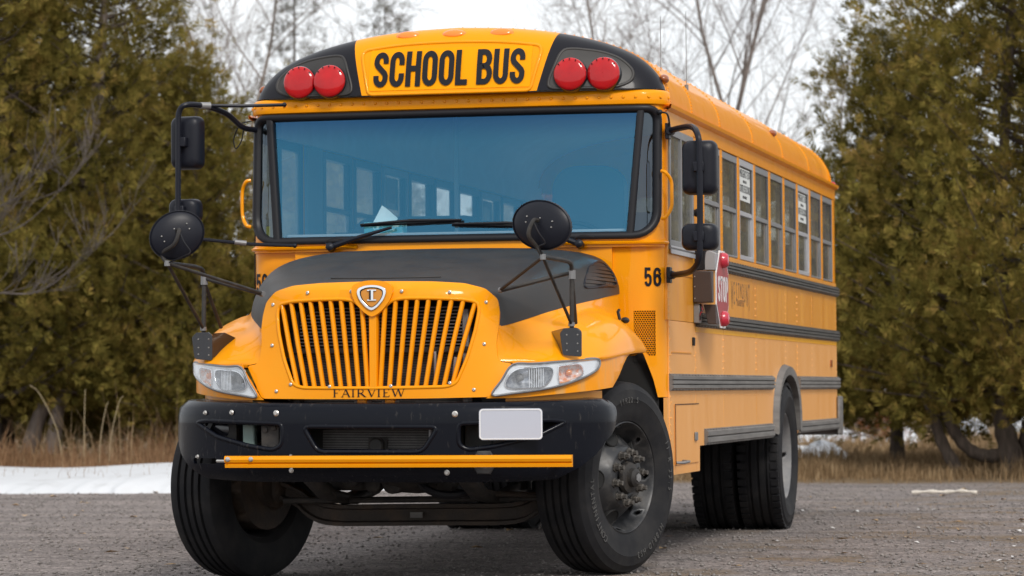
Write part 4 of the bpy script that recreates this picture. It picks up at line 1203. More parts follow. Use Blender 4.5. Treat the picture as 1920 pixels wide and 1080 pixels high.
# sign field: moulded border and panel with letters
fo = round_poly([(-.475, 2.693), (.475, 2.693), (.535, 2.955), (.30, 2.985), (0, 2.993), (-.30, 2.985), (-.535, 2.955)], [.03, .03, .05, .3, .3, .3, .05], 5)
mb = MB(); mb.tube([cpt(x, z, -.002) for (x, z) in resample_closed(fo, .03)], .010, 8, closed=True)
mb.build('sign_border', M['yellow'], cap, smooth=60)
mb = MB(); mb.panel(rrect(-.475, .475, 2.715, 2.958, .01), [], .06, lambda x, z: cpt(x, z, .003), .004, (0, 1, 0))
sp = mb.build('sign_panel', M['sign_yellow'], cap, smooth=40)
mb = MB()
stroke_word(mb, 'SCHOOL', -.447, .108, 2.735, 2.943, lambda a, b, d: cpt(a, b, .0085 + d), .158, {'L': .36, 'H': .455, 'S': .44, 'C': .44, 'O': .45}, .052, .0015)
stroke_word(mb, 'BUS', .162, .440, 2.735, 2.943, lambda a, b, d: cpt(a, b, .0085 + d), .158, {'B': .45, 'U': .45, 'S': .44}, .055, .0015)
mb.build('sign_lettering', M['ink'], sp, smooth=0)
# warning lamps in moulded pockets
for s in (1, -1):
    pk = [(s * .585, 2.700), (s * .95, 2.700), (s * 1.045, 2.735), (s * 1.052, 2.80), (s * .97, 2.875), (s * .86, 2.915), (s * .70, 2.935), (s * .640, 2.925), (s * .575, 2.74)]
    pk = round_poly(pk if s > 0 else pk[::-1], .05, 5)
    mb = MB(); mb.tube([cpt(x, z, -.003) for (x, z) in resample_closed(pk, .03)], .010, 8, closed=True)
    mb.build('lamp_pocket_rim', M['hood_black'], cap, smooth=60)
    mb = MB(); mb.panel(pk, [], .05, lambda x, z: cpt(x, z, .003), .006, (0, 1, 0), .03)
    mb.build('lamp_pocket', M['hood_black'], cap, smooth=40)
    for x in (.706, .893):
        c = cpt(s * x, 2.777, 0)
        mb = MB()
        y0 = c[1]
        mb.lathe([(.098, -.02), (.098, .022), (.094, .03)], c, (0, -1, .1), 32, cap1=True)
        lb = mb.build('warning_lamp', M['gloss_black'], cap, smooth=40)
        mb = MB()
        mb.lathe([(.0935, .028), (.0935, .036), (.088, .042), (.072, .048), (.048, .0525), (.022, .055), (.001, .0555)], c, (0, -1, .1), 36)
        mb.build('red_lens', M['red_lens'], lb, smooth=60)
        for k in range(5):
            t = R(40 + 25 * k); mb = MB()
            mb.rivet(Vector(c) + Vector((math.cos(t) * .083, -.044, math.sin(t) * .083 + .005)), (0, -1, .1), .005, .003)
            mb.build('lens_screw', M['ink'], lb, smooth=0)
# orange cluster lamps
for x in (-.275, .0, .275):
    c = Vector(cpt(x, 3.045, .0)); d = Vector((0, -1, .75)).normalized()
    mb = MB(); mtx = d.to_track_quat('Z', 'Y').to_matrix()
    mb.ball(c, (.066, .030, .016), 20, 8, mtx)
    cl = mb.build('clearance_lamp', M['orange_lamp'], cap, smooth=60)
    mb = MB(); mb.ball(c - d * .004, (.074, .037, .008), 20, 6, mtx); mb.build('lamp_base', M['orange_lamp'], cl, smooth=60)
for s in (1, -1):
    mb = MB(); mb.ball((s * 1.19, .80, 2.765), (.03, .045, .028), 12, 8); mb.build('side_marker_lamp', M['brown_lamp'], bus)
mb = MB(); mb.ball((1.165, 5.35, 2.80), (.03, .06, .028), 12, 8); mb.build('side_marker_lamp', M['brown_lamp'], bus)

# main roof
RY = list(np.linspace(.80, 8.16, 12))
mb = MB(); mb.grid([[(x, y, z) for (x, z) in OUT] for y in RY] +
        [[(x * k, 8.16 + .30 * math.sin(t), 2.585 + (z - 2.585) * k) for (x, z) in OUT] for (t, k) in [(R(a), math.cos(R(a)) ** .35) for a in (20, 40, 55, 68, 78)]])
roof = mb.build('roof', M['yellow'], bus, smooth=40)
def roof_seam(y):
    b = MB()
    o2 = [(x * 1.0012, 2.585 + (z - 2.585) * 1.0025 + .0005) for (x, z) in OUT]
    b.grid([[(x, y + dy, z) for (x, z) in (OUT if abs(dy) > .0195 else o2)] for dy in (-.02, -.018, .018, .02)])
    for i in range(0, len(o2), 1):
        x, z = o2[i]
        b.rivet((x, y, z), (x, 0, (z - 2.4)), .007, .005)
    b.build('roof_seam', M['yellow'], roof, smooth=25)
for y in (.84, 1.60, 2.66, 4.06, 5.51, 6.93, 8.12): roof_seam(y)
for s in (1, -1):
    mb = MB()
    rows = [[(s * x, y, z) for (x, z) in ((1.214, 2.575), (1.232, 2.580), (1.250, 2.592), (1.254, 2.612), (1.244, 2.612), (1.236, 2.600), (1.214, 2.598))] for y in (.68, 4.5, END)]
    mb.grid(rows); mb.build('drip_rail', M['yellow'], roof, smooth=30)
# underside of the roof
OUTi = [(x * .965, 2.585 + (z - 2.585) * .92) for (x, z) in OUT]
mb = MB(); mb.grid([[(x, y, z) for (x, z) in OUTi] for y in (.72, 4.5, 8.36)])
mb.build('ceiling', M['interior'], bus, smooth=60)
# rear wall with windows and door
mb = MB()
rw = [(-1.219, .67), (1.219, .67), (1.219, 2.60)] + [(x * .985, z - .01) for (x, z) in OUT if z > 2.61] + [(-1.219, 2.60)]
mb.panel(rw, [rrect(-.40, .40, 1.80, 2.55, .06), rrect(-.40, .40, 1.05, 1.55, .06), rrect(-1.05, -.52, 1.85, 2.5, .06), rrect(.52, 1.05, 1.85, 2.5, .06)], .3, lambda x, z: (x, END - .012, z), .03, (0, -1, 0))
rwo = mb.build('rear_wall', M['yellow'], bus, smooth=0)
for (a, b, c, d) in ((-.41, .41, 1.79, 2.56), (-.41, .41, 1.04, 1.56), (-1.06, -.51, 1.84, 2.51), (.51, 1.06, 1.84, 2.51)):
    mb = MB(); mb.box(a, b, END - .024, END - .021, c, d); mb.build('pane', M['glass'], rwo, smooth=0)
mb = MB(); mb.box(-1.25, 1.25, END + .002, END + .16, .62, .93); mb.box(1.222, 1.252, END - .06, END + .001, .62, .93)
mb.build('rear_bumper', M['rail_grey'], bus, bevel=.02)
mb = MB(); mb.ball((1.20, END + .02, 2.62), (.03, .04, .03), 10, 6); mb.build('rear_marker_lamp', M['red_lens'], bus)

# ---------------------------------------------------------------- interior
mb = MB(); mb.box(-1.16, 1.16, 1.0, END - .06, .99, 1.03); mb.build('floor', M['interior_dark'], bus, smooth=0)
mb = MB(); mb.box(-.20, 1.16, .70, .999, .99, 1.03); mb.build('driver_floor', M['interior_dark'], bus, smooth=0)
for s in (1, -1):
    for k in range(9):
        y = 2.35 + k * .70
        if s > 0 and k == 0: y += .05
        b = MB()
        out = rrect(.22, 1.13, 1.45, 2.10, (.02, .02, .16, .16), 6)
        b.panel([(s * x, z) for (x, z) in (out if s > 0 else out[::-1])], [], .3, lambda x, z: (x, y + .10 * (z - 1.4), z), .09, (0, 1, 0))
        st = b.build('passenger_seat', M['seat'], bus, bevel=.025)
        b = MB(); b.box(*sorted((s * .24, s * 1.12)), y - .36, y - .005, 1.38, 1.50); b.build('cushion', M['seat'], st, bevel=.03)
        b = MB()
        for x in (.32, 1.0):
            b.cyl((s * x, y - .30, 1.03), (s * x, y - .30, 1.385), .014, 8); b.cyl((s * x, y + .05, 1.03), (s * x, y + .05, 1.45), .014, 8)
        b.build('seat_frame', M['dirt_black'], st)
b = MB(); out = rrect(.36, .80, 1.35, 2.34, (.05, .05, .14, .14), 6)
b.panel(out, [], .3, lambda x, z: (x, 1.52 + .12 * (z - 1.4), z), .12, (0, 1, 0)); ds = b.build('driver_seat', M['seat'], bus, bevel=.03)
b = MB(); b.box(.34, .82, 1.05, 1.53, 1.36, 1.50); b.build('cushion', M['seat'], ds, bevel=.03)
b = MB(); b.box(.45, .71, 1.15, 1.48, 1.03, 1.359); b.build('pedestal', M['dirt_black'], ds, bevel=.01)
b = MB(); b.tube([(.58 + .23 * math.cos(t), 1.03 + .10 * math.sin(t), 1.80 + .17 * math.sin(t)) for t in np.linspace(0, 2 * math.pi, 33)[:-1]], .014, 8, closed=True)
sw = b.build('steering_wheel', M['rubber'], bus)
b = MB(); b.cyl((.58, 1.03, 1.80), (.58, .83, 1.62), .025, 10); b.tube([(.36, 1.03, 1.80), (.58, 1.02, 1.79), (.80, 1.03, 1.80)], .012, 8); b.build('steering_column', M['rubber'], sw)
b = MB()
b.grid([[(x, y, z) for (y, z) in ((.64, 1.30), (.64, 1.865), (.66, 1.885), (.84, 1.89), (.90, 1.86), (.92, 1.6), (.90, 1.30))] for x in (-.55, 0, 1.00)])
b.build('dashboard', M['dash'], bus, smooth=50)
b = MB(); b.box(-1.02, -.56, .64, .74, 1.60, 1.885); b.build('dashboard_end', M['dash'], bus, bevel=.01)
b = MB(); b.box(-1.00, 1.00, .60, .635, 1.875, 1.905); b.build('defroster_strip', M['grey_panel'], bus, bevel=.005)
for s in (1, -1):
    b = MB(); b.panel(rrect(.22, 1.13, 1.1, 1.98, .05) if s > 0 else rrect(-1.13, -.22, 1.1, 1.98, .05), [], .4, lambda x, z: (x, 1.93, z), .04, (0, 1, 0)); b.build('barrier', M['seat'], bus, bevel=.01)
b = MB(); b.cyl((-.30, 1.90, 1.03), (-.30, 1.90, 2.9), .015, 10); b.build('stanchion', M['interior_dark'], bus)

# ---------------------------------------------------------------- cowl below the windshield
CZ0, CZ1 = .95, 1.818
for s in (1, -1):
    # front-facing corner panel with the wheel cut-out on its lower inner side
    ax0 = a_of_x(.90); am = AMAX
    def cw(a, z): 
        x, y = plan(a); return (s * x, y + .035, z)
    cut = [(ax0, 1.40), (a_of_x(1.03), 1.30), (a_of_x(1.10), 1.19), (a_of_x(1.15), 1.05), (a_of_x(1.172), CZ0)]
    out = [(ax0, CZ1)] + cut + [(am, CZ0), (am, CZ1)]
    mb = MB(); vx0, vx1, vz0, vz1 = a_of_x(1.045), a_of_x(1.163), 1.185, 1.438
    hole = [(vx0, 1.285), (a_of_x(1.125), 1.185), (vx1, 1.185), (vx1, vz1), (vx0, vz1)]
    mb.panel(out, [hole], .06, cw, .02, (0, 1, 0), .04)
    cwp = mb.build('cowl_panel', M['yellow'], bus, smooth=45)
    # perforated vent: a honeycomb sheet with open cells
    mb = MB(); pit = .0135
    rowi = 0; z = vz0 + .004
    while z < vz1 - .003:
        x = 1.049 + (pit / 2 if rowi % 2 else 0)
        while x < 1.160:
            if z > 1.285 - (x - 1.045) * 1.2:
                ro, ri = pit * .60, pit * .40
                y = cw(a_of_x(x), z)[1]
                v = []
                for k in range(6):
                    t = R(30 + 60 * k)
                    v.append((s * (x + ro * math.cos(t)), y + .0005, z + ro * math.sin(t)))
                for k in range(6):
                    t = R(30 + 60 * k)
                    v.append((s * (x + ri * math.cos(t)), y + .0005, z + ri * math.sin(t)))
                mb.add(v, [(k, (k + 1) % 6, 6 + (k + 1) % 6, 6 + k) for k in range(6)])
            x += pit
        z += pit * .866; rowi += 1
    tag(mb.build('vent_mesh', M['yellow'], cwp, smooth=0, recalc=False), kind='stuff')
    mb = MB(); mb.box(*sorted((s * 1.03, s * 1.165)), .635, .65, 1.15, 1.45); mb.build('vent_back', M['dark'], cwp, smooth=0)
    # ledge under the windshield
    mb = MB()
    aa = np.linspace(a_of_x(.55), am, 16)
    mb.grid([[(s * plan(a, o)[0], plan(a, o)[1] + dy, z) for a in aa] for (o, dy, z) in ((0, .03, 1.812), (.012, .0, 1.815), (.016, .0, 1.825), (.0, .03, 1.846))])
    mb.build('cowl_ledge', M['yellow'], cwp, smooth=40)
    # fleet number
    mb = MB()
    x0, x1 = (1.108, 1.192) if s > 0 else (-1.192, -1.108)
    nm = lambda a, b, d: (plan(a_of_x(a), .002 + d)[0], plan(a_of_x(a), .002 + d)[1] + .035, b)
    stroke_word(mb, '56', x0, x1, 1.575, 1.682, nm, .16, {'5': .5, '6': .5}, .12, .001)
    mb.build('fleet_number', M['ink'], cwp, smooth=0)
    mb = MB(); mb.box(*sorted((s * 1.196, s * 1.218)), .655, .70, .505, CZ0 - .003); mb.build('door_post', M['yellow_low'], bus, smooth=0)
    # wheel housing liner behind the front wheel
    mb = MB(); mb.box(*sorted((s * .50, s * 1.17)), .64, .655, .52, 1.42); mb.build('splash_liner', M['dark'], bus, smooth=0)
mb = MB(); mb.box(-.93, .93, .535, .56, .75, 1.83); mb.build('firewall', M['yellow'], bus, smooth=0)

# ---------------------------------------------------------------- hood and fenders
def ez(z): return float(np.interp(z, [.90, .96, 1.34, 1.49, 1.57], [-1.165, -1.16, -1.075, -1.02, -1.0]))
def fas(x, z, off=0.0):
    k = min(1.2, abs(x) / .63)
    y = -1.195 + (ez(z) + 1.195) * k ** 3
    if z > 1.50: y += .9 * (z - 1.50) ** 2 / .07
    return (x, y - off, z)
_hf = [(0, 1.566), (.20, 1.564), (.38, 1.556), (.49, 1.542), (.565, 1.519), (.612, 1.478), (.634, 1.415), (.637, 1.325)]
HS = [(-1.10, [(x, fas(x, z)[1] + .014, z) for (x, z) in _hf]),
      (-.95, [(0, 1.592), (.22, 1.590), (.42, 1.578), (.54, 1.558), (.62, 1.525), (.665, 1.475), (.685, 1.41), (.692, 1.345)]),
      (-.65, [(0, 1.655), (.25, 1.652), (.47, 1.64), (.62, 1.62), (.725, 1.585), (.785, 1.53), (.815, 1.47), (.828, 1.412)]),
      (-.25, [(0, 1.735), (.28, 1.732), (.53, 1.722), (.70, 1.70), (.82, 1.665), (.885, 1.60), (.915, 1.53), (.928, 1.468)]),
      (.12, [(0, 1.786), (.30, 1.784), (.56, 1.776), (.75, 1.752), (.87, 1.712), (.935, 1.64), (.965, 1.565), (.975, 1.505)]),
      (.44, [(0, 1.800), (.31, 1.798), (.57, 1.790), (.76, 1.768), (.885, 1.728), (.955, 1.655), (.985, 1.58), (.990, 1.530)])]
def loft(S, nst, npt):
    secs = [np.array([q if len(q) == 3 else (q[0], s[0], q[1]) for q in s[1]]) for s in S]
    fine = []
    rowsP = [catmull([tuple(q) for q in sec], npt) for sec in secs]
    ncol = len(rowsP[0])
    cols = [catmull([rowsP[i][j] for i in range(len(rowsP))], nst) for j in range(ncol)]
    return [[cols[j][i] for j in range(ncol)] for i in range(len(cols[0]))]
half = loft(HS, 6, 4)
rows = [[(-x, y, z) for (x, y, z) in r[::-1][:-1]] + r for r in half]
mb = MB(); mb.grid(rows)
hood = mb.build('hood', M['hood_black'], bus, smooth=60)
# moulded crease across the hood nose
mb = MB(); mb.tube(catmull([(-.30, -.93, 1.594), (-.15, -.97, 1.590), (.0, -.98, 1.589), (.15, -.97, 1.590), (.30, -.93, 1.594)], 6), .0035, 6)
mb.build('nose_crease', M['hood_black'], hood)
FS = [(-1.115, [(x, fas(x, z)[1] + .012, z) for (x, z) in ((.637, 1.332), (.630, 1.255), (.637, 1.180), (.650, 1.152), (.682, 1.143), (.718, 1.137))]),
      (-1.00, [(.665, 1.335), (.690, 1.275), (.745, 1.225), (.820, 1.195), (.885, 1.168), (.930, 1.148)]),
      (-.85, [(.735, 1.372), (.770, 1.325), (.845, 1.285), (.945, 1.248), (1.025, 1.200), (1.075, 1.158)]),
      (-.65, [(.826, 1.414), (.860, 1.372), (.935, 1.347), (1.045, 1.302), (1.118, 1.232), (1.150, 1.172)]),
      (-.30, [(.920, 1.462), (.945, 1.425), (1.000, 1.408), (1.085, 1.365), (1.155, 1.290), (1.188, 1.197)]),
      (.00, [(.964, 1.492), (.980, 1.430), (1.020, 1.405), (1.095, 1.358), (1.160, 1.288), (1.192, 1.208)]),
      (.20, [(.978, 1.512), (.988, 1.425), (1.020, 1.375), (1.080, 1.330), (1.145, 1.270), (1.185, 1.212)]),
      (.42, [(.986, 1.530), (.992, 1.435), (1.010, 1.350), (1.035, 1.285), (1.065, 1.245), (1.095, 1.205)])]
# plan curve that headlamp and lower fender follow
PC = [(.60, -1.20), (.66, -1.185), (.74, -1.14), (.86, -1.06), (.97, -.965), (1.06, -.86), (1.12, -.76), (1.16, -.62), (1.185, -.45), (1.19, -.2)]
PCL = [0.0]
for i in range(1, len(PC)): PCL.append(PCL[-1] + math.hypot(PC[i][0] - PC[i - 1][0], PC[i][1] - PC[i - 1][1]))
_pcu = np.linspace(0, PCL[-1], 120)
_pcx = np.interp(_pcu, PCL, [p[0] for p in PC]); _pcy = np.interp(_pcu, PCL, [p[1] for p in PC])
_kern = np.ones(9) / 9
_pcx = np.convolve(np.pad(_pcx, 4, 'reflect', reflect_type='odd'), _kern, 'valid'); _pcy = np.convolve(np.pad(_pcy, 4, 'reflect', reflect_type='odd'), _kern, 'valid')
def pc(u, off=0.0):
    x = float(np.interp(u, _pcu, _pcx)); y = float(np.interp(u, _pcu, _pcy)); e = .02
    dx = float(np.interp(u + e, _pcu, _pcx) - np.interp(u - e, _pcu, _pcx)); dy = float(np.interp(u + e, _pcu, _pcy) - np.interp(u - e, _pcu, _pcy))
    L = math.hypot(dx, dy) or 1
    return x + dy / L * off, y - dx / L * off
HL = [(.029, .971), (.080, 1.050), (.140, 1.129), (.255, 1.134), (.41, 1.144), (.547, 1.155), (.640, 1.160), (.683, 1.146), (.672, 1.108), (.601, 1.072), (.51, 1.042), (.377, 1.009), (.254, .991), (.137, .978)]
def shrink(P, d):
    A = inset(P, d); B = inset(P, -d)
    area = lambda Q: abs(sum(Q[i][0] * Q[(i + 1) % len(Q)][1] - Q[(i + 1) % len(Q)][0] * Q[i][1] for i in range(len(Q))))
    return A if area(A) < area(B) else B
for s in (1, -1):
    half = loft(FS, 5, 5)
    rows = []
    for r in half:
        r = [(s * x, y, z) for (x, y, z) in r]
        e = r[-1]; r2 = r + [(e[0] - s * .004, e[1] + .004, e[2] - .012), (e[0] - s * .03, e[1] + .012, e[2] - .012)]
        rows.append(r2)
    mb = MB(); mb.grid(rows)
    fd = mb.build('fender', M['yellow'], bus, smooth=55)
    # rear closing flange of the fender
    e = rows[-1]
    mb = MB(); mb.grid([e, [(x - s * .02, y + .03, z - .01) for (x, y, z) in e], [(s * .93, .46, z) for (x, y, z) in e]])
    mb.build('fender_flange', M['yellow'], fd, smooth=50)
    # lower fender skirt
    top = lambda u: 1.150 + .045 * min(1, max(0, (u - .6) / .6))
    bot = lambda u: .955 + .052 * max(0, min(1, (u - .15) / .7))
    us = [0.0, .1, .2, .3, .4, .5, .6, .7, .78, .85]
    outl = [(u, bot(u)) for u in us] + [(.94, 1.06), (1.03, 1.125), (1.12, 1.165), (1.21, 1.188)] + [(u, top(u) - .004) for u in (1.1, .9, .75, .6, .45, .3, .15)] + [(.14, 1.12), (.08, 1.05), (.02, .97)]
    outl = [(max(0, a), b) for a, b in outl]
    def skf(a, b): 
        x, y = pc(a, -.014 - .02 * max(0, (1.0 - b)) ); return (s * x, y, b)
    hl = closed_catmull(HL, 4)
    mb = MB(); mb.panel(outl, [shrink(hl, .014)], .05, skf, .012, (0, 1, 0), .04)
    mb.build('fender_skirt', M['yellow_dirty'], fd, smooth=50)
    mb = MB(); mb.grid([[(s * pc(u, -.06)[0], pc(u, -.06)[1], z) for u in np.linspace(.12, .82, 12)] for z in (.915, .99)])
    mb.build('under_lamp_filler', M['yellow_side'], fd, smooth=40)
    # headlamp
    hl = closed_catmull(HL, 4)
    hl = [q for q in hl]
    def hf(off): return lambda a, b: (s * pc(a, off)[0], pc(a, off)[1], b)
    rim_in = inset(hl, .006) if True else hl
    # orientation: HL runs clockwise -> inset sign
    cxh = sum(p[0] for p in hl) / len(hl); czh = sum(p[1] for p in hl) / len(hl)
    ML = closed_catmull([(.098, 1.020), (.120, 1.072), (.165, 1.103), (.24, 1.112), (.34, 1.116), (.368, 1.095), (.350, 1.045), (.305, 1.012), (.22, 1.004), (.137, 1.002)], 4)
    AM = closed_catmull([(.396, 1.100), (.405, 1.118), (.46, 1.124), (.525, 1.130), (.552, 1.110), (.548, 1.072), (.475, 1.042), (.410, 1.026), (.398, 1.05)], 4)
    mb = MB(); mb.panel(shrink(hl, .004), [ML, AM], .05, hf(.0), .03, (0, 1, 0), .02)
    hb = mb.build('headlamp', M['bezel'], bus, smooth=40)
    mb = MB(); mb.tube([hf(.004)(a, b) for (a, b) in shrink(hl, .002)], .006, 6, closed=True); mb.build('lamp_seal', M['alu_dull'], hb, smooth=60)
    # concave bowls
    for P_, m_, nm_, dp in ((ML, M['reflector'], 'reflector', .07), (AM, M['amber'], 'turn_signal', .035)):
        c0 = (sum(p[0] for p in P_) / len(P_), sum(p[1] for p in P_) / len(P_))
        rws = []
        for k, d in ((1.0, -.004), (.97, -dp * .45), (.8, -dp * .75), (.5, -dp * .95), (.2, -dp), (.02, -dp)):
            rws.append([hf(d)(c0[0] + (a - c0[0]) * k, c0[1] + (b - c0[1]) * k) for (a, b) in P_])
        mb = MB(); mb.grid(rws, closed=True); mb.build(nm_, m_, hb, smooth=50)
        mb = MB(); mb.tube([hf(.003)(a, b) for (a, b) in P_], .0045, 6, closed=True); mb.build('bezel_ring', M['chrome'], hb, smooth=60)
    mb = MB(); mb.ball(hf(-.045)(.20, 1.06), .020, 12, 8); mb.ball(hf(-.045)(.29, 1.065), .022, 12, 8); mb.build('bulb', M['rim_grey'], hb)
    mb = MB()
    for k in range(7):
        u = .235 + .013 * k
        mb.tube([hf(-.006)(u, 1.008), hf(-.004)(u, 1.108)], .0022, 4)
    mb.build('lens_flutes', M['bezel'], hb)
    mb = MB(); mb.ball(hf(-.022)(.48, 1.085), (.018, .018, .018), 10, 8); mb.build('amber_bulb', M['orange_lamp'], hb)
    mb = MB(); mb.panel(shrink(hl, .003), [], .05, hf(.010), .003, (0, 1, 0), .02); mb.build('clear_lens', M['lens_clear'], hb, smooth=50)
    # hood side vent
    def hs(y, z):  # hood side surface (right half)
        ys = [q[0] for q in HS]
        xs = []
        for (yy, pts) in HS:
            zz = [p[-1] for p in pts][::-1]; xx = [p[0] for p in pts][::-1]
            xs.append(float(np.interp(z, zz, xx)))
        return float(np.interp(y, ys, xs))
    vo = closed_catmull([(-.20, 1.555), (-.10, 1.615), (.06, 1.672), (.25, 1.700), (.36, 1.697), (.385, 1.66), (.385, 1.595), (.33, 1.572), (.15, 1.568), (-.08, 1.552)], 4)
    mb = MB(); mb.tube([(s * (hs(y, z) + .004), y, z) for (y, z) in vo], .009, 6, closed=True)
    sv = mb.build('hood_vent', M['plastic'], hood, smooth=60)
    mb = MB(); mb.panel(vo, [], .05, lambda y, z: (s * (hs(y, z) + .003), y, z), .003, (-s, 0, 0), .03); mb.build('vent_back', M['dark'], sv, smooth=0)
    mb = MB()
    for k in range(6):
        z = 1.575 + .021 * k
        yy = [y for y in np.linspace(-.22, .385, 60) if inside((y, z), vo)]
        if len(yy) > 2: mb.tube([(s * (hs(y, z) + .008), y, z) for y in (yy[0], yy[len(yy) // 2], yy[-1])], .004, 5)
    for k in range(5):
        y = .0 + .08 * k
        zz = [z for z in np.linspace(1.55, 1.71, 40) if inside((y, z), vo)]
        if len(zz) > 2: mb.tube([(s * (hs(y, z) + .006), y, z) for z in (zz[0], zz[-1])], .003, 5)
    mb.build('vent_grid', M['hood_black'], sv)
    # rubber hood latch on the fender top rear
    mb = MB(); mb.ball((s * 1.085, .10, 1.375), (.022, .06, .018), 10, 6); mb.tube([(s * 1.07, .02, 1.375), (s * 1.06, .02, 1.42), (s * 1.06, .05, 1.43)], .009, 6)
    mb.build('hood_latch', M['rubber'], fd)

# ---------------------------------------------------------------- grille surround
go = [(0, 1.380), (.055, 1.425), (.098, 1.466), (.16, 1.476), (.30, 1.475), (.46, 1.468), (.532, 1.455), (.545, 1.415), (.530, 1.31), (.492, 1.165), (.440, 1.035), (.39, 1.016), (.2, 1.013), (0, 1.012)]
gop = round_poly(go + [(-x, z) for (x, z) in go[::-1][1:-1]], .03, 3)
fo = [(0, 1.568), (.30, 1.563), (.46, 1.553), (.565, 1.525), (.625, 1.47), (.640, 1.40), (.640, 1.32), (.632, 1.25), (.640, 1.17), (.655, 1.142), (.715, 1.135), (.662, 1.05), (.612, .962), (.30, .957), (0, .956)]
fop = round_poly(fo + [(-x, z) for (x, z) in fo[::-1][1:-1]], .02, 3)
mb = MB(); mb.panel(fop, [gop], .045, fas, .03, (0, 1, 0), .03)
gs = mb.build('grille_surround', M['yellow'], bus, smooth=45, bevel=.006, seg=3)
mb = MB(); mb.tube([fas(x, z, -.004) for (x, z) in resample_closed(gop, .03)], .010, 8, closed=True); mb.build('grille_lip', M['yellow'], gs, smooth=60)
for k in range(9):
    for s in (1, -1):
        xt, xb = s * (.062 + .0575 * k), s * (.034 + .0478 * k)
        zt = float(np.interp(abs(xt), [.0, .055, .098, .16, .30, .46, .532], [1.380, 1.425, 1.466, 1.476, 1.475, 1.468, 1.455])) + .004
        zb = 1.010 if k < 8 else 1.030
        mb = MB(); rws = []
        for t in (0, .5, 1):
            x = xb + (xt - xb) * t; z = zb + (zt - zb) * t
            y = fas(x, z)[1]
            rws.append([(x + dx, y + dy, z) for dx, dy in ((-.011, .026), (-.0125, .012), (-.008, .001), (0, -.002), (.008, .001), (.0125, .012), (.011, .026))])
        mb.grid(rws); mb.build('grille_bar', M['yellow'], gs, smooth=50)
mb = MB(); mb.grid([[(x, -1.197 + dy, z) for x, dy in ((-.022, .05), (-.024, .012), (-.018, -.002), (.018, -.002), (.024, .012), (.022, .05))] for z in (1.005, 1.2, 1.40)])
mb.build('grille_bar', M['yellow'], gs, smooth=50)
# screws of the surround
for (x, z) in ((-.36, 1.512), (-.115, 1.515), (.155, 1.512), (.40, 1.505), (.575, 1.452), (-.575, 1.455), (-.565, 1.24), (.575, 1.235), (.53, 1.0), (-.53, 1.0), (-.45, 1.035), (-.235, 1.022), (.095, 1.022), (.405, 1.035)):
    mb = MB(); p = fas(x, z, .003); mb.lathe([(.009, -.002), (.009, .003), (.005, .005), (.003, .002), (.0005, .001)], p, (0, -1, 0), 10); mb.build('screw', M['screw'], gs)
# emblem: shield with the letter I
sh = [(0, 1.571), (.055, 1.566), (.108, 1.545), (.112, 1.505), (.090, 1.455), (.045, 1.405), (0, 1.378)]
shp = round_poly(sh + [(-x, z) for (x, z) in sh[::-1][1:-1]], .02, 3)
def shs(k, cz=1.487): return [(x * k, cz + (z - cz) * k) for (x, z) in shp]
def shf(off): return lambda x, z: (x, -1.197 - off + .25 * max(0, z - 1.50) ** 1.5, z)
mb = MB(); mb.panel(shs(1.0), [], .03, shf(.016), .03, (0, 1, 0), .02); em = mb.build('emblem', M['yellow'], gs, smooth=40, bevel=.006, seg=3)
mb = MB(); mb.panel(shs(.70), [shs(.56)], .03, shf(.026), .012, (0, 1, 0), .015); mb.build('shield_rim', M['chrome'], em, smooth=30, bevel=.002)
mb = MB(); mb.panel(shs(.57), [shs(.52)], .03, shf(.022), .006, (0, 1, 0), .015); mb.build('shield_line', M['ink'], em, smooth=30)
mb = MB(); mb.panel(shs(.53), [], .03, shf(.019), .004, (0, 1, 0), .015); mb.build('shield_field', mat('emblem_orange', (.62, .25, .03), .4), em, smooth=30)
def stroke_lines(mb, segs, fn, thick):
    for (a, b, w) in segs: ribbon(mb, [a, b], w, fn, thick)
mb = MB(); ef = lambda a, b, d: shf(.0235 + d)(a, b)
stroke_lines(mb, [((.002, 1.468), (.002, 1.518), .016), ((-.022, 1.5185), (.026, 1.5185), .006), ((-.022, 1.4675), (.026, 1.4675), .006)], ef, .003); mb.build('emblem_letter', M['chrome'], em, smooth=0)
mb = MB(); stroke_lines(mb, [((-.0065, 1.468), (-.0065, 1.518), .007)], lambda a, b, d: shf(.0285 + d)(a, b), .001); mb.build('emblem_letter_shade', M['ink'], em, smooth=0)
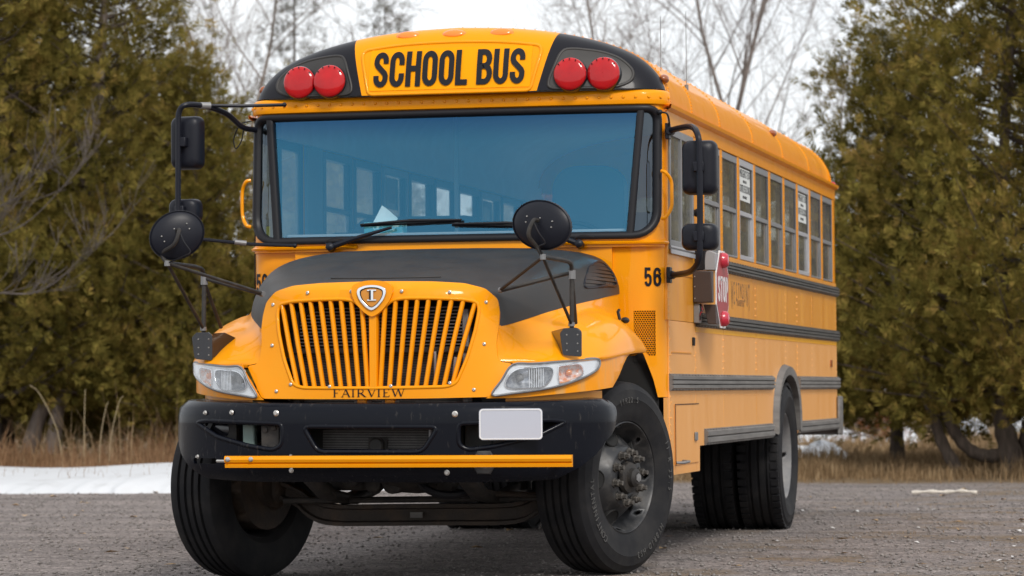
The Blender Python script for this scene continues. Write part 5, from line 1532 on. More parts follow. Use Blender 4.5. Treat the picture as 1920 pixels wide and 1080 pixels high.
# FAIRVIEW in roman capitals along the lower edge
mb = MB()
H = .040; Z0 = .968; X = -.182; TK, TN = .0058, .0026
ff_ = lambda a, b, d: fas(a, b, .003 + d)
def put(ch, x):
    S = []
    ser = lambda cx, top: S.append(((cx - .006, Z0 + (H if top else 0)), (cx + .006, Z0 + (H if top else 0)), .0018))
    if ch == 'F':
        S += [((x + .006, Z0), (x + .006, Z0 + H), TK), ((x, Z0 + H), (x + .028, Z0 + H), TN), ((x + .006, Z0 + H * .52), (x + .022, Z0 + H * .52), TN), ((x + .0275, Z0 + H), (x + .0275, Z0 + H * .78), .0018)]; ser(x + .006, 0); w = .033
    elif ch == 'A':
        S += [((x + .004, Z0), (x + .020, Z0 + H), TN), ((x + .020, Z0 + H), (x + .036, Z0), TK), ((x + .011, Z0 + H * .36), (x + .029, Z0 + H * .36), TN)]; ser(x + .004, 0); ser(x + .036, 0); w = .044
    elif ch == 'I':
        S += [((x + .006, Z0), (x + .006, Z0 + H), TK)]; ser(x + .006, 0); ser(x + .006, 1); w = .019
    elif ch == 'R':
        S += [((x + .006, Z0), (x + .006, Z0 + H), TK), ((x + .016, Z0 + H * .48), (x + .036, Z0), TK)]
        ribbon(mb, [(x + .006, Z0 + H)] + arc(x + .017, Z0 + H * .74, .011, H * .26, 90, -90, 8) + [(x + .006, Z0 + H * .48)], .0035, ff_, .001); ser(x + .006, 0); ser(x + .037, 0); w = .043
    elif ch == 'V':
        S += [((x + .004, Z0 + H), (x + .020, Z0), TK), ((x + .020, Z0), (x + .036, Z0 + H), TN)]; ser(x + .004, 1); ser(x + .036, 1); w = .042
    elif ch == 'E':
        S += [((x + .006, Z0), (x + .006, Z0 + H), TK), ((x, Z0 + H), (x + .027, Z0 + H), TN), ((x + .006, Z0 + H * .52), (x + .021, Z0 + H * .52), TN), ((x, Z0), (x + .029, Z0), TN), ((x + .0285, Z0), (x + .0285, Z0 + H * .22), .0018), ((x + .0265, Z0 + H), (x + .0265, Z0 + H * .8), .0018)]; w = .034
    else:
        S += [((x + .004, Z0 + H), (x + .017, Z0), TK), ((x + .017, Z0), (x + .030, Z0 + H), TN), ((x + .030, Z0 + H), (x + .043, Z0), TK), ((x + .043, Z0), (x + .056, Z0 + H), TN)]; ser(x + .004, 1); ser(x + .030, 1); ser(x + .056, 1); w = .06
    stroke_lines(mb, S, ff_, .001)
    return w
_ws = {'F': .034, 'A': .044, 'I': .021, 'R': .043, 'V': .043, 'E': .036, 'W': .062}
sc_k = 1.18
_x = -.215
for ch in 'FAIRVIEW':
    _b = len(mb.v); put(ch, 0.0)
    for i in range(_b, len(mb.v)):
        a = mb.v[i]; q = fas(_x + a[0] * sc_k, a[2]); mb.v[i] = (q[0], a[1] - fas(a[0], a[2])[1] + q[1], a[2])
    _x += _ws[ch] * sc_k + .004
mb.build('dealer_lettering', M['ink'], gs, smooth=0)
# cooling pack behind the bars
mb = MB(); mb.box(-.52, .52, -.96, -.94, .62, 1.50); rad = mb.build('radiator', M['dark'], bus, smooth=0)
for z in np.arange(1.235, 1.44, .0175):
    mb = MB(); mb.box(-.44, .44, -1.04, -1.0, z, z + .006); mb.build('cooler_fin', M['radiator'], rad, smooth=0)
mb = MB()
for z in np.arange(.64, 1.20, .0085): mb.box(-.43, .43, -1.0, -.985, z, z + .0035)
tag(mb.build('radiator_fins', M['radiator'], rad, smooth=0, recalc=False), kind='stuff')
for s in (1, -1):
    mb = MB(); mb.box(*sorted((s * .44, s * .475)), -1.05, -.97, .66, 1.42); mb.build('radiator_tank', M['alu_dull'] if s > 0 else M['dirt_black'], rad, bevel=.006)
mb = MB(); mb.box(-.50, .50, -1.06, -1.0, 1.195, 1.225); mb.build('crossbar', M['dirt_black'], rad, bevel=.004)
mb = MB(); mb.cyl((.40, -1.08, 1.04), (.415, -1.08, 1.17), .012, 8); mb.cyl((.30, -1.07, 1.02), (.30, -1.07, 1.2), .008, 8); mb.build('receiver_bottle', M['alu'], rad)
mb = MB(); mb.tube(catmull([(-.2, -1.02, 1.47), (-.3, -1.05, 1.455), (-.42, -1.03, 1.40), (-.47, -1.0, 1.25)], 6), .02, 8); mb.build('hose', M['rubber'], rad)
# hinge lugs under the surround
for x in (-.075, .075):
    mb = MB(); mb.cyl((x - .045, -1.13, .935), (x + .045, -1.13, .935), .010, 8); hg = mb.build('hood_hinge', M['screw'], bus)
    mb = MB(); mb.box(x - .026, x + .026, -1.15, -1.11, .918, .956); mb.build('hinge_block', M['yellow'], hg, bevel=.005)

# ---------------------------------------------------------------- bumper
BP = catmull([(0, -1.300), (.30, -1.292), (.55, -1.265), (.78, -1.205), (.97, -1.105), (1.10, -.985), (1.175, -.86), (1.195, -.74)], 8)
BL = [0.0]
for i in range(1, len(BP)): BL.append(BL[-1] + math.hypot(BP[i][0] - BP[i - 1][0], BP[i][1] - BP[i - 1][1]))
BX = [p[0] for p in BP]; BY = [p[1] for p in BP]; BM = BL[-1]
def bp(a, z, off=0.0):
    s = -1 if a < 0 else 1; a = min(abs(a), BM); e = .02
    x = float(np.interp(a, BL, BX)); y = float(np.interp(a, BL, BY))
    dx = float(np.interp(min(a + e, BM), BL, BX) - np.interp(max(a - e, 0), BL, BX)); dy = float(np.interp(min(a + e, BM), BL, BY) - np.interp(max(a - e, 0), BL, BY))
    L = math.hypot(dx, dy) or 1
    # bulged face: rolled top edge and tucked lower edge
    o = off - .045 * max(0, (z - .885) / .06) ** 2 - .05 * max(0, (.62 - z) / .09) ** 2
    zz = z + .004 * (-x * s) * 1.0
    return (s * (x + dy / L * o), y - dx / L * o, zz)
def ba(x): return math.copysign(float(np.interp(abs(x), BX, BL)), x)
bt = lambda a: .932 + .024 * (abs(a) / BM) ** 2
def bbot(a):
    t = abs(a) / BM
    return .527 + .05 * max(0, (t - .45) / .55) ** 1.5
top = [(a, bt(a)) for a in np.linspace(BM - .03, -BM + .03, 31)]
bot = [(a, bbot(a)) for a in np.linspace(-ba(.96), ba(.96), 29)]
outer = top + [(-BM, .93), (-BM, .86), (-BM + .03, .80), (-ba(1.165), .735), (-ba(1.125), .665), (-ba(1.06), .605)] + bot + [(ba(1.06), .605), (ba(1.125), .665), (ba(1.165), .735), (BM - .03, .80), (BM, .86), (BM, .93)]
h1 = round_poly([(ba(-.355), .815), (ba(-.275), .683), (ba(.285), .683), (ba(.37), .812)], .04, 5)
hside = [(ba(.47), .830), (ba(.47), .720), (ba(.52), .692), (ba(.66), .712), (ba(.86), .760), (ba(1.00), .835), (ba(.93), .845)]
h2 = round_poly(hside, .03, 5)
h3 = [(-a, z) for (a, z) in h2][::-1]
h4 = rrect(ba(-1.02), ba(-.86), .618, .648, .012, 4)
mb = MB(); mb.panel(outer, [h1, h2, h3, h4], .045, bp, .02, lambda a, z: Vector(bp(a, z, -1)) - Vector(bp(a, z, 0)), .035)
bm_ = mb.build('bumper', M['bumper'], bus, smooth=50, bevel=.005, seg=2)
# rolled lips round the openings
for h in (h1, h2, h3):
    mb = MB(); mb.tube([bp(a, z, -.008) for (a, z) in resample_closed(h, .03)], .014, 8, closed=True); mb.build('opening_lip', M['bumper'], bm_, smooth=60)
# top return flange of the bumper
mb = MB(); aa = np.linspace(-BM + .02, BM - .02, 50)
mb.grid([[bp(a, bt(a), 0) for a in aa], [tuple(Vector(bp(a, bt(a), -.10)) + Vector((0, 0, .006))) for a in aa]]); mb.build('top_flange', M['bumper'], bm_, smooth=40)
# yellow bar across the bumper
b0, b1 = -.757, 1.078
def strip_pt(t, z, o): 
    x = b0 + (b1 - b0) * t
    return (x, -1.335 + .012 * math.sin(math.pi * t) * -1 - o, z)
prof = [(.606, -.012), (.606, .010), (.622, .014), (.628, .006), (.634, .020), (.648, .026), (.664, .020), (.667, .010), (.667, -.012)]
mb = MB(); mb.grid([[strip_pt(t, z, o) for (z, o) in prof] for t in np.linspace(0, 1, 21)]); n = len(prof)
mb.f += [tuple(range(n)), tuple(range(20 * n, 21 * n))[::-1]]
ys = mb.build('crossing_arm', M['yellow'], bm_, smooth=35)
for x in (b0 + .02, b0 + .145):
    mb = MB(); mb.lathe([(.013, 0), (.013, .006), (.008, .012), (.0005, .013)], (x, -1.358, .650), (0, -1, 0), 10); mb.build('bolt', M['screw'], ys)
mb = MB()
for t in (.06, .5, .62, .94):
    x, y, z = strip_pt(t, .636, -.012)
    q = bp(ba(x), .636, -.005); mb.cyl((x, y, z), (x, max(q[1], y + .005), z), .014, 8)
mb.build('arm_standoff', M['dirt_black'], ys)
mb = MB(); mb.tube([(b0 + .02, -1.335, .640), (b0 - .06, -1.29, .640)], .008, 8); mb.build('pivot_pin', M['screw'], ys)
# hexagonal bracket half hidden by the bar
c = Vector(bp(ba(.60), .630, .006)); mb = MB(); mb.lathe([(.068, 0), (.068, .004), (.062, .010), (.0005, .010)], c, (0.12, -1, 0), 6, ref=(1, 0, 0)); mb.build('arm_bracket', M['rim'], bm_, smooth=0)
for (x, z, r_) in ((-.76, .888, .011), (-.93, .886, .010), (-.50, .884, .013), (.455, .878, .013), (.41, .578, .012), (-.42, .588, .011), (-.985, .655, .009), (-.42, .664, .007)):
    p = bp(ba(x), z, .001); q = bp(ba(x), z, 1.0); d = Vector(q) - Vector(p)
    mb = MB(); mb.lathe([(r_ * 1.25, 0), (r_ * 1.25, .003), (r_ * .75, .008), (r_ * .72, .012), (.0005, .012)], p, d, 10); mb.build('bumper_bolt', M['screw'], bm_)
# blank plate
pa = Vector(bp(ba(.595), .815, .022)); pb = Vector(bp(ba(.875), .815, .022)); tx = (pb - pa).normalized(); tn = Vector((tx.y, -tx.x, 0))
cpl = Vector(((pa.x + pb.x) / 2, min(pa.y, pb.y) - .035 if False else (pa.y + pb.y) / 2 - .03, .822))
tx = Vector((1, .12, 0)).normalized(); tn = Vector((tx.y, -tx.x, 0))
def plf(a, b): return tuple(cpl + tx * a + Vector((0, 0, 1)) * b)
mb = MB(); mb.panel(rrect(-.163, .163, -.080, .080, .02), [], .1, plf, .004, tuple(-tn)); lp = mb.build('licence_plate', M['plate'], bm_, smooth=30, bevel=.0015)
mb = MB(); mb.panel(rrect(-.160, .160, -.077, .077, .018), [rrect(-.155, .155, -.072, .072, .014)], .1, lambda a, b: tuple(Vector(plf(a, b)) + tn * .002), .0015, tuple(-tn)); mb.build('plate_rim', M['white'], lp, smooth=30)
mb = MB(); mb.box(-.01, .01, 0, .05, -.03, .03); o = mb.build('plate_bracket', M['dirt_black'], bm_); o.location = cpl + Vector((0, .006, .03))
# things seen in the bumper openings
mb = MB(); mb.box(-.60, .60, -1.06, -1.045, .56, .90); mb.build('air_dam', M['dark'], bus, smooth=0)
mb = MB()
for z in np.arange(.69, .815, .0085): mb.box(-.30, .27, -1.10, -1.09, z, z + .004)
tag(mb.build('charge_cooler', M['radiator'], bus, smooth=0, recalc=False), kind='stuff')
mb = MB(); mb.cyl((.285, -1.11, .67), (.285, -1.11, .83), .013, 8); mb.build('cooler_pipe', M['alu'], bus)
mb = MB(); mb.lathe([(.04, 0), (.04, .03), (.032, .04), (.0005, .04)], (0.0, -1.12, .715), (0, -1, 0), 20); mb.box(-.05, .05, -1.115, -1.105, .675, .755)
hn = mb.build('block_heater_socket', M['dirt_black'], bus)
mb = MB(); mb.box(-.72, -.655, -1.16, -1.10, .55, .86); mb.build('washer_tank', M['teal_tank'], bus, bevel=.01)
for q in ((-.60, -.50, -1.22, -1.08, .66, .86), (-.86, -.77, -1.10, -1.05, .66, .86), (.47, .62, -1.14, -1.05, .62, .88), (.80, .95, -1.02, -.97, .62, .88)):
    mb = MB(); mb.box(*q); mb.build('tow_bracket', M['dirt_black'], bus, bevel=.006)
for (x, z) in ((-.575, .71), (-.53, .71), (-.575, .80), (-.53, .81)):
    mb = MB(); mb.lathe([(.014, 0), (.014, .010), (.0005, .012)], (x, -1.22, z), (0, -1, 0), 6); mb.build('frame_bolt', M['dirt_black'], bus)
mb = MB(); mb.lathe([(.055, 0), (.055, .05), (.03, .06), (.0005, .06)], (-.85, -1.04, .80), (-.3, -1, 0), 18); mb.build('horn', M['gloss_black'], bus)

# ---------------------------------------------------------------- wheels
def tyre_profile(R_, w, rr, grooves):
    """(radius, axial) outline, tread grooves cut across the width; axial 0 = outer face"""
    p = [(rr, .030), (rr + .012, .008), (rr + .03, .0), (rr + (R_ - rr) * .30, -.016), (rr + (R_ - rr) * .55, -.020), (rr + (R_ - rr) * .57, -.0225), (rr + (R_ - rr) * .60, -.0205), (rr + (R_ - rr) * .80, -.012), (R_ - .030, .0), (R_ - .012, .010), (R_ - .005, .024)]
    tw = w - .048
    g = []
    for k in range(1, grooves + 1):
        c = .024 + tw * k / (grooves + 1)
        g += [(R_ - .001, c - .010), (R_ - .016, c - .0065), (R_ - .016, c + .0065), (R_ - .001, c + .010)]
    p += g + [(R_ - .005, w - .024), (R_ - .012, w - .010), (R_ - .030, w), (rr + (R_ - rr) * .5, w + .016), (rr + .03, w), (rr, w - .03)]
    return p
def make_front_wheel():
    b = MB()   # rim: outer flange, well, and the domed disc
    b.lathe([(.300, .022), (.306, .004), (.298, .0), (.290, .010), (.283, .045), (.262, .075), (.245, .105), (.205, .055), (.175, .022), (.165, .004), (.158, .0), (.10, .0), (.092, .006), (.088, .02), (.0005, .02)], (0, 0, 0), (-1, 0, 0), 48)
    b.lathe([(.283, .045), (.278, .15), (.285, .22), (.300, .245)], (0, 0, 0), (-1, 0, 0), 40)
    wh = b.build('wheel', M['rim'], bus, smooth=35)
    b = MB(); b.lathe(tyre_profile(.520, .285, .296, 4), (.012, 0, 0), (-1, 0, 0), 72); b.build('tyre', M['tyre'], wh, smooth=28)
    b = MB(); b.lathe([(.088, .0), (.082, -.02), (.062, -.028), (.052, -.03), (.050, -.055), (.034, -.068), (.0005, -.07)], (0.004, 0, 0), (-1, 0, 0), 24); b.build('hub', M['dirt_black'], wh, smooth=35)
    b = MB(); b.lathe([(.024, -.06), (.024, -.074), (.0005, -.076)], (0.004, 0, 0), (-1, 0, 0), 6); b.build('hub_cap_bolt', M['rim_grey'], wh, smooth=20)
    for k in range(10):
        t = 2 * math.pi * (k + .3) / 10
        b = MB(); c = (0, math.cos(t) * .135, math.sin(t) * .135)
        b.lathe([(.027, 0), (.027, .006), (.021, .008), (.021, .032), (.013, .036), (.013, .055), (.0005, .056)], c, (1, 0, 0), 6); b.build('lug_nut', M['nut'], wh, smooth=25)
    for k in range(5):
        t = 2 * math.pi * (k + .02) / 5 + math.pi
        b = MB(); c = Vector((-.062, math.cos(t) * .224, math.sin(t) * .224))
        ax = Vector((.85, math.cos(t) * .52, math.sin(t) * .52))
        b.lathe([(.050, -.02), (.055, .004), (.051, .009), (.046, .004), (.0005, -.002)], c, ax, 24); b.build('hand_hole', M['dark'], wh, smooth=30)
    b = MB(); b.lathe([(.25, .28), (.25, .16), (.06, .16)], (0, 0, 0), (-1, 0, 0), 32); b.lathe([(.25, .28), (.12, .285), (.12, .33), (.0005, .33)], (0, 0, 0), (-1, 0, 0), 24); b.build('brake_drum', M['axle'], wh, smooth=40)
    # raised words on the sidewall
    for word, a0, r_, size in (('CONTINENTAL', 205, .418, .052), ('11 R 22.5', 8, .418, .048), ('HYBRID HS3', 300, .425, .048), ('11R22.5', 95, .418, .044)):
        n = len(word); stp = size * .68 / r_
        for i, ch in enumerate(word):
            if ch == ' ': continue
            t = R(a0) - (i - (n - 1) / 2) * stp
            # local frame: x out, wheel plane (y right as seen from outside is -y?) 
            cu = Vector((.0345, -math.cos(t) * r_ * -1, math.sin(t) * r_))
            up = Vector((0, math.cos(t), math.sin(t))); rt = Vector((0, -math.sin(t) * -1 * -1, math.cos(t) * -1)) * -1
            rt = up.cross(Vector((1, 0, 0)))
            mtx = Matrix(((rt.x, up.x, 1, cu.x), (rt.y, up.y, 0, cu.y), (rt.z, up.z, 0, cu.z), (0, 0, 0, 1)))
            text_mesh(ch, size, mtx, M['tyre_letter'], 'raised_letter', wh, sx=.85, extrude=.0015)
    return wh
def copy_tree(o, parent):
    c = o.copy(); col.objects.link(c); c.parent = parent
    for ch in list(o.children):
        d = ch.copy(); col.objects.link(d); d.parent = c
    return c
STEER = R(19.5)
w1 = make_front_wheel()
w2 = copy_tree(w1, bus)
# turned towards the bus's right; the far wheel stands in a shallow dip
w1.location = (1.140, AXF - .045, .520); w1.rotation_euler = (0, R(1.0), -STEER)
w2.location = (-1.140, AXF + .045, .490); w2.rotation_euler = (0, R(-1.0), math.pi - STEER)

def make_rear_wheel(outer):
    b = MB()
    b.lathe([(.300, .022), (.306, .004), (.298, .0), (.290, .012), (.275, .06), (.262, .12), (.215, .155), (.12, .165), (.11, .10), (.085, .06), (.0005, .055)], (0, 0, 0), (-1, 0, 0), 44)
    b.lathe([(.275, .06), (.278, .15), (.285, .22), (.300, .245)], (0, 0, 0), (-1, 0, 0), 40)
    wh = b.build('wheel', M['rim_grey'] if outer else M['rim'], bus, smooth=35)
    b = MB(); b.lathe(tyre_profile(.515, .275, .296, 3), (.010, 0, 0), (-1, 0, 0), 72)
    b.build('tyre', M['tyre'], wh, smooth=28)
    # tread lugs on the shoulders
    b = MB()
    for k in range(54):
        t = 2 * math.pi * k / 54
        up = Vector((0, math.cos(t), math.sin(t))); tg = Vector((0, -math.sin(t), math.cos(t)))
        for xx in (-.012, -.243):
            b.obox(up * .510 + Vector((xx, 0, 0)), Vector((.028, 0, 0)), tg * .021, up * .010)
    tag(b.build('tread_lugs', M['tyre'], wh, smooth=0, recalc=False), kind='stuff')
    if outer:
        for k in range(10):
            t = 2 * math.pi * k / 10
            b = MB(); b.lathe([(.024, 0), (.021, .006), (.021, .03), (.0005, .034)], (-.16, math.cos(t) * .165, math.sin(t) * .165), (1, 0, 0), 6); b.build('lug_nut', M['nut'], wh, smooth=25)
    return wh
for s in (1, -1):
    for outer in (True, False):
        wh = make_rear_wheel(outer)
        wh.location = (s * (1.212 if outer else .885), AXR, .515)
        if s < 0: wh.rotation_euler = (0, 0, math.pi)

# ---------------------------------------------------------------- running gear
mb = MB()
pth = [(-.88, -.15, .46), (-.80, -.16, .452), (-.70, -.18, .41), (-.60, -.20, .345), (-.48, -.20, .318), (-.2, -.20, .318), (.2, -.20, .322), (.48, -.20, .325), (.60, -.20, .35), (.70, -.18, .42), (.80, -.16, .465), (.88, -.15, .475)]
pth = catmull(pth, 3)
rows = []
for i, p in enumerate(pth):
    hh = .058 if abs(p[0]) < .7 else .05
    q = [(0.055, hh), (.055, hh - .02), (.02, hh - .028), (.02, -hh + .028), (.055, -hh + .02), (.055, -hh), (-.055, -hh), (-.055, -hh + .02), (-.02, -hh + .028), (-.02, hh - .028), (-.055, hh - .02), (-.055, hh)]
    rows.append([(p[0], p[1] + a, p[2] + b) for (a, b) in q])
mb.grid(rows, closed=True); mb.build('front_axle', M['axle'], bus, smooth=30)
mb = MB(); mb.box(-.05, .02, -.262, -.257, .305, .335); mb.build('axle_tag', M['rail_grey'], bus, smooth=0)
for s in (1, -1):
    mb = MB(); mb.ball((s * .86, AXF, .50 if s > 0 else .47), (.09, .10, .13), 14, 10); mb.cyl((s * .84, AXF, .36), (s * .84, AXF, .62), .035, 10); mb.build('steering_knuckle', M['axle'], bus)
    mb = MB()
    mb.grid([[(s * .42 - .045, y, z) for (y, z) in ((-1.05, .62), (-.6, .47), (-.15, .425), (.3, .47), (.75, .60))], [(s * .42 + .045, y, z) for (y, z) in ((-1.05, .62), (-.6, .47), (-.15, .425), (.3, .47), (.75, .60))]])
    o = mb.build('leaf_spring', M['dirt_black'], bus, smooth=60); sm_ = o.modifiers.new('th', 'SOLIDIFY'); sm_.thickness = .05
    mb = MB(); mb.box(*sorted((s * .38, s * .46)), -1.18, 8.3, .63, .86); mb.build('frame_rail', M['dirt_black'], bus, bevel=.005)
    mb = MB(); mb.cyl((s * .55, -.05, .45), (s * .52, .0, .80), .035, 10); mb.build('shock_absorber', M['dirt_black'], bus)
    mb = MB(); mb.box(*sorted((s * .50, s * .95)), -.75, .58, 1.12, 1.16); mb.box(*sorted((s * .47, s * .50)), -.9, .58, .80, 1.3); mb.build('inner_fender', M['dark'], bus, smooth=0)
mb = MB(); mb.ball((.02, -.35, .60), (.30, .40, .16), 18, 10); mb.build('oil_pan', M['dirt_black'], bus)
mb = MB(); mb.box(-.36, .36, -.85, .5, .68, 1.4); mb.build('engine_block', M['dark'], bus, bevel=.03)
for (x, y, z, r_) in ((-.28, -.60, .535, .05), (-.17, -.55, .50, .045), (-.06, -.55, .50, .055), (.10, -.5, .535, .035), (.22, -.5, .50, .05)):
    mb = MB(); mb.lathe([(r_, -.06), (r_, .05), (r_ * .7, .06), (.0005, .06)], (x, y, z), (0, -1, 0), 16); mb.build('pulley', M['dirt_black'], bus, smooth=40)
mb = MB(); mb.tube(catmull([(.06, -.6, .54), (.14, -.62, .47), (.24, -.6, .44), (.36, -.55, .46), (.45, -.4, .56)], 6), .022, 8); mb.build('coolant_hose', M['rubber'], bus)
mb = MB(); mb.tube(catmull([(.0, -.62, .53), (.05, -.64, .51), (.10, -.62, .525)], 4), .010, 6); mb.cyl((-.75, -.32, .40), (.80, -.32, .415), .018, 10); mb.build('tie_rod', M['dirt_black'], bus)
mb = MB(); mb.cyl((.25, -.45, .45), (.72, -.35, .43), .016, 8); mb.build('drag_link', M['axle'], bus)
mb = MB(); mb.box(.42, .80, 2.3, 4.2, .46, .80); mb.build('fuel_tank', M['dark'], bus, bevel=.03)
mb = MB(); mb.cyl((-.55, 2.0, .55), (-.55, 7.5, .52), .05, 12); mb.build('exhaust_pipe', M['axle'], bus)
mb = MB(); mb.cyl((-.9, AXR, .515), (.9, AXR, .515), .09, 14); mb.ball((0, AXR, .50), (.19, .22, .21), 18, 12); mb.build('rear_axle', M['dirt_black'], bus)
mb = MB(); mb.cyl((0, .6, .62), (0, AXR - .2, .52), .05, 12); mb.build('drive_shaft', M['dirt_black'], bus)
mb = MB(); mb.box(-.47, -.235, -.5, -.32, .46, .62); mb.build('power_steering_box', M['dirt_black'], bus, bevel=.03)
mb = MB(); mb.box(-.45, -.10, .55, .60, .50, .66); mb.build('cross_member', M['dirt_black'], bus, bevel=.01)
mb = MB(); mb.box(-1.12, 1.12, 1.65, END - .1, .86, .985); mb.build('underfloor', M['dark'], bus, smooth=0)
for s in (1, -1):
    mb = MB(); mb.box(*sorted((s * .75, s * 1.12)), 6.28, 6.30, .22, .9); mb.build('mud_flap', M['rubber'], bus, smooth=0)
mb = MB(); mb.box(1.0, 1.1, .95, 1.12, .45, .504); mb.box(1.02, 1.06, 1.3, 1.38, .44, .504); mb.build('step_well', M['dirt_black'], bus, smooth=0)

# ---------------------------------------------------------------- wipers
for (a, b, c0, c1) in (((-.695, .452, 1.822), (-.335, .485, 1.930), (-.525, .486, 1.950), (.070, .488, 1.967)), ((.760, .455, 1.815), (.44, .485, 1.925), (.015, .486, 1.944), (.66, .486, 1.925))):
    mb = MB(); mb.tube([a, tuple(Vector(a) * .65 + Vector(b) * .35 + Vector((0, -.012, .004))), tuple(Vector(b) + Vector((0, -.02, .0)))], [.017, .014, .008], 8)
    wp = mb.build('wiper', M['plastic'], bus)
    mb = MB(); mb.tube([c0, tuple((Vector(c0) + Vector(c1)) / 2 + Vector((0, -.018, .008))), c1], [.006, .011, .006], 6); mb.tube([tuple(Vector(c0) + Vector((0, .004, -.008))), tuple(Vector(c1) + Vector((0, .004, -.008)))], .006, 5); mb.build('wiper_blade', M['rubber'], wp)
    mb = MB(); mb.lathe([(.024, .03), (.024, -.02), (.015, -.028), (.0005, -.03)], a, (0, 1, -.2), 14); mb.build('wiper_pivot', M['plastic'], wp)
    mb = MB(); mb.tube(catmull([a, (a[0] - .03, a[1], a[2] + .03), (a[0] + .02, a[1], a[2] + .05), (a[0] + .08, a[1] + .02, a[2] + .04)], 5), .003, 5); mb.build('washer_hose', M['rubber'], wp)

# ---------------------------------------------------------------- mirrors
def mirror_head(cx, cyy, cz, w, h, d, yaw):
    """rounded shell with a flat glass on its rear side"""
    b = MB(); rws = []
    for (k, dy) in ((.45, -d), (.80, -d * .92), (.93, -d * .72), (1.0, -d * .3), (1.0, 0)):
        rr = .03 + .012 * k
        rws.append([(x, dy, z) for (x, z) in rrect(-w / 2 * k, w / 2 * k, -h / 2 * (k * .5 + .5 if k < 1 else 1), h / 2 * (k * .5 + .5 if k < 1 else 1), min(rr, w * k * .45), 5)])
    b.grid(rws, closed=True); n = len(rws[0])
    b.f.append(tuple(range(n))); 
    o = b.build('mirror', M['plastic'], bus, smooth=50)
    o.location = (cx, cyy, cz); o.rotation_euler = (0, 0, yaw)
    b = MB(); b.panel(rrect(-w / 2 + .006, w / 2 - .006, -h / 2 + .006, h / 2 - .006, .03, 5), [], .2, lambda x, z: (x, -.006, z), .004, (0, 1, 0)); b.build('mirror_glass', M['chrome'], o, smooth=30)
    b = MB(); b.box(-.03, .03, -d - .035, -d + .005, -.028, .028); b.build('clamp', M['plastic'], o, bevel=.006)
    return o
# bus left (right in the picture)
mirror_head(1.478, .30, 2.218, .198, .302, .085, R(4)); mirror_head(1.475, .30, 1.834, .205, .150, .085, R(4))
mb = MB(); mb.tube(catmull([(1.235, .66, 2.455), (1.32, .55, 2.462), (1.42, .36, 2.452), (1.478, .21, 2.40), (1.492, .19, 2.30), (1.492, .19, 2.0), (1.490, .19, 1.80), (1.478, .21, 1.70), (1.42, .32, 1.650), (1.33, .52, 1.640), (1.24, .66, 1.640)], 6), .0175, 10)
ma_ = mb.build('mirror_arm', M['plastic'], bus)
for z in (2.455, 1.640):
    mb = MB(); mb.box(1.2225, 1.245, .63, .70, z - .045, z + .045); mb.cyl((1.25, .62, z), (1.25, .69, z), .024, 10); mb.build('arm_hinge', M['plastic'], ma_, bevel=.004)
mb = MB(); mb.tube(catmull([(1.20, .60, 2.56), (1.24, .60, 2.55), (1.25, .62, 2.50), (1.24, .64, 2.46)], 5), .006, 6); mb.ball((1.20, .60, 2.56), .016, 8, 6); mb.build('mirror_cable', M['rubber'], ma_)
# bus right (left in the picture)
mirror_head(-1.486, .30, 2.427, .19, .305, .085, R(-8)); mirror_head(-1.500, .30, 2.035, .19, .140, .085, R(-8))
mb = MB(); mb.tube(catmull([(-1.19, .62, 2.52), (-1.24, .52, 2.532), (-1.30, .42, 2.60), (-1.38, .30, 2.635), (-1.47, .20, 2.640), (-1.512, .19, 2.60), (-1.518, .19, 2.50), (-1.520, .19, 2.25), (-1.522, .19, 2.00)], 6), .0165, 10)
ma2 = mb.build('mirror_arm', M['plastic'], bus)
mb = MB(); mb.tube([(-1.40, .28, 2.640), (-1.20, .42, 2.645), (-.965, .46, 2.648)], .010, 8); mb.ball((-.965, .455, 2.648), .014, 8, 6); mb.build('brace_rod', M['plastic'], ma2)
mb = MB(); mb.tube([(-1.522, .19, 2.0), (-1.51, .18, 1.90), (-1.40, .25, 1.872), (-1.15, .38, 1.845), (-.905, .45, 1.835)], .0105, 8); mb.ball((-.905, .445, 1.835), .014, 8, 6); mb.build('brace_rod', M['plastic'], ma2)
mb = MB(); mb.cyl((-1.41, .27, 2.64), (-1.36, .30, 2.64), .020, 10); mb.cyl((-1.23, .33, 1.857), (-1.17, .36, 1.85), .015, 10); mb.build('tube_clamp', M['alu_dull'], ma2)
mb = MB(); mb.tube(catmull([(-1.20, .58, 2.57), (-1.26, .55, 2.55), (-1.30, .55, 2.47), (-1.29, .55, 2.41), (-1.26, .56, 2.45), (-1.245, .57, 2.53)], 6), .004, 6); mb.build('mirror_cable', M['rubber'], ma2)
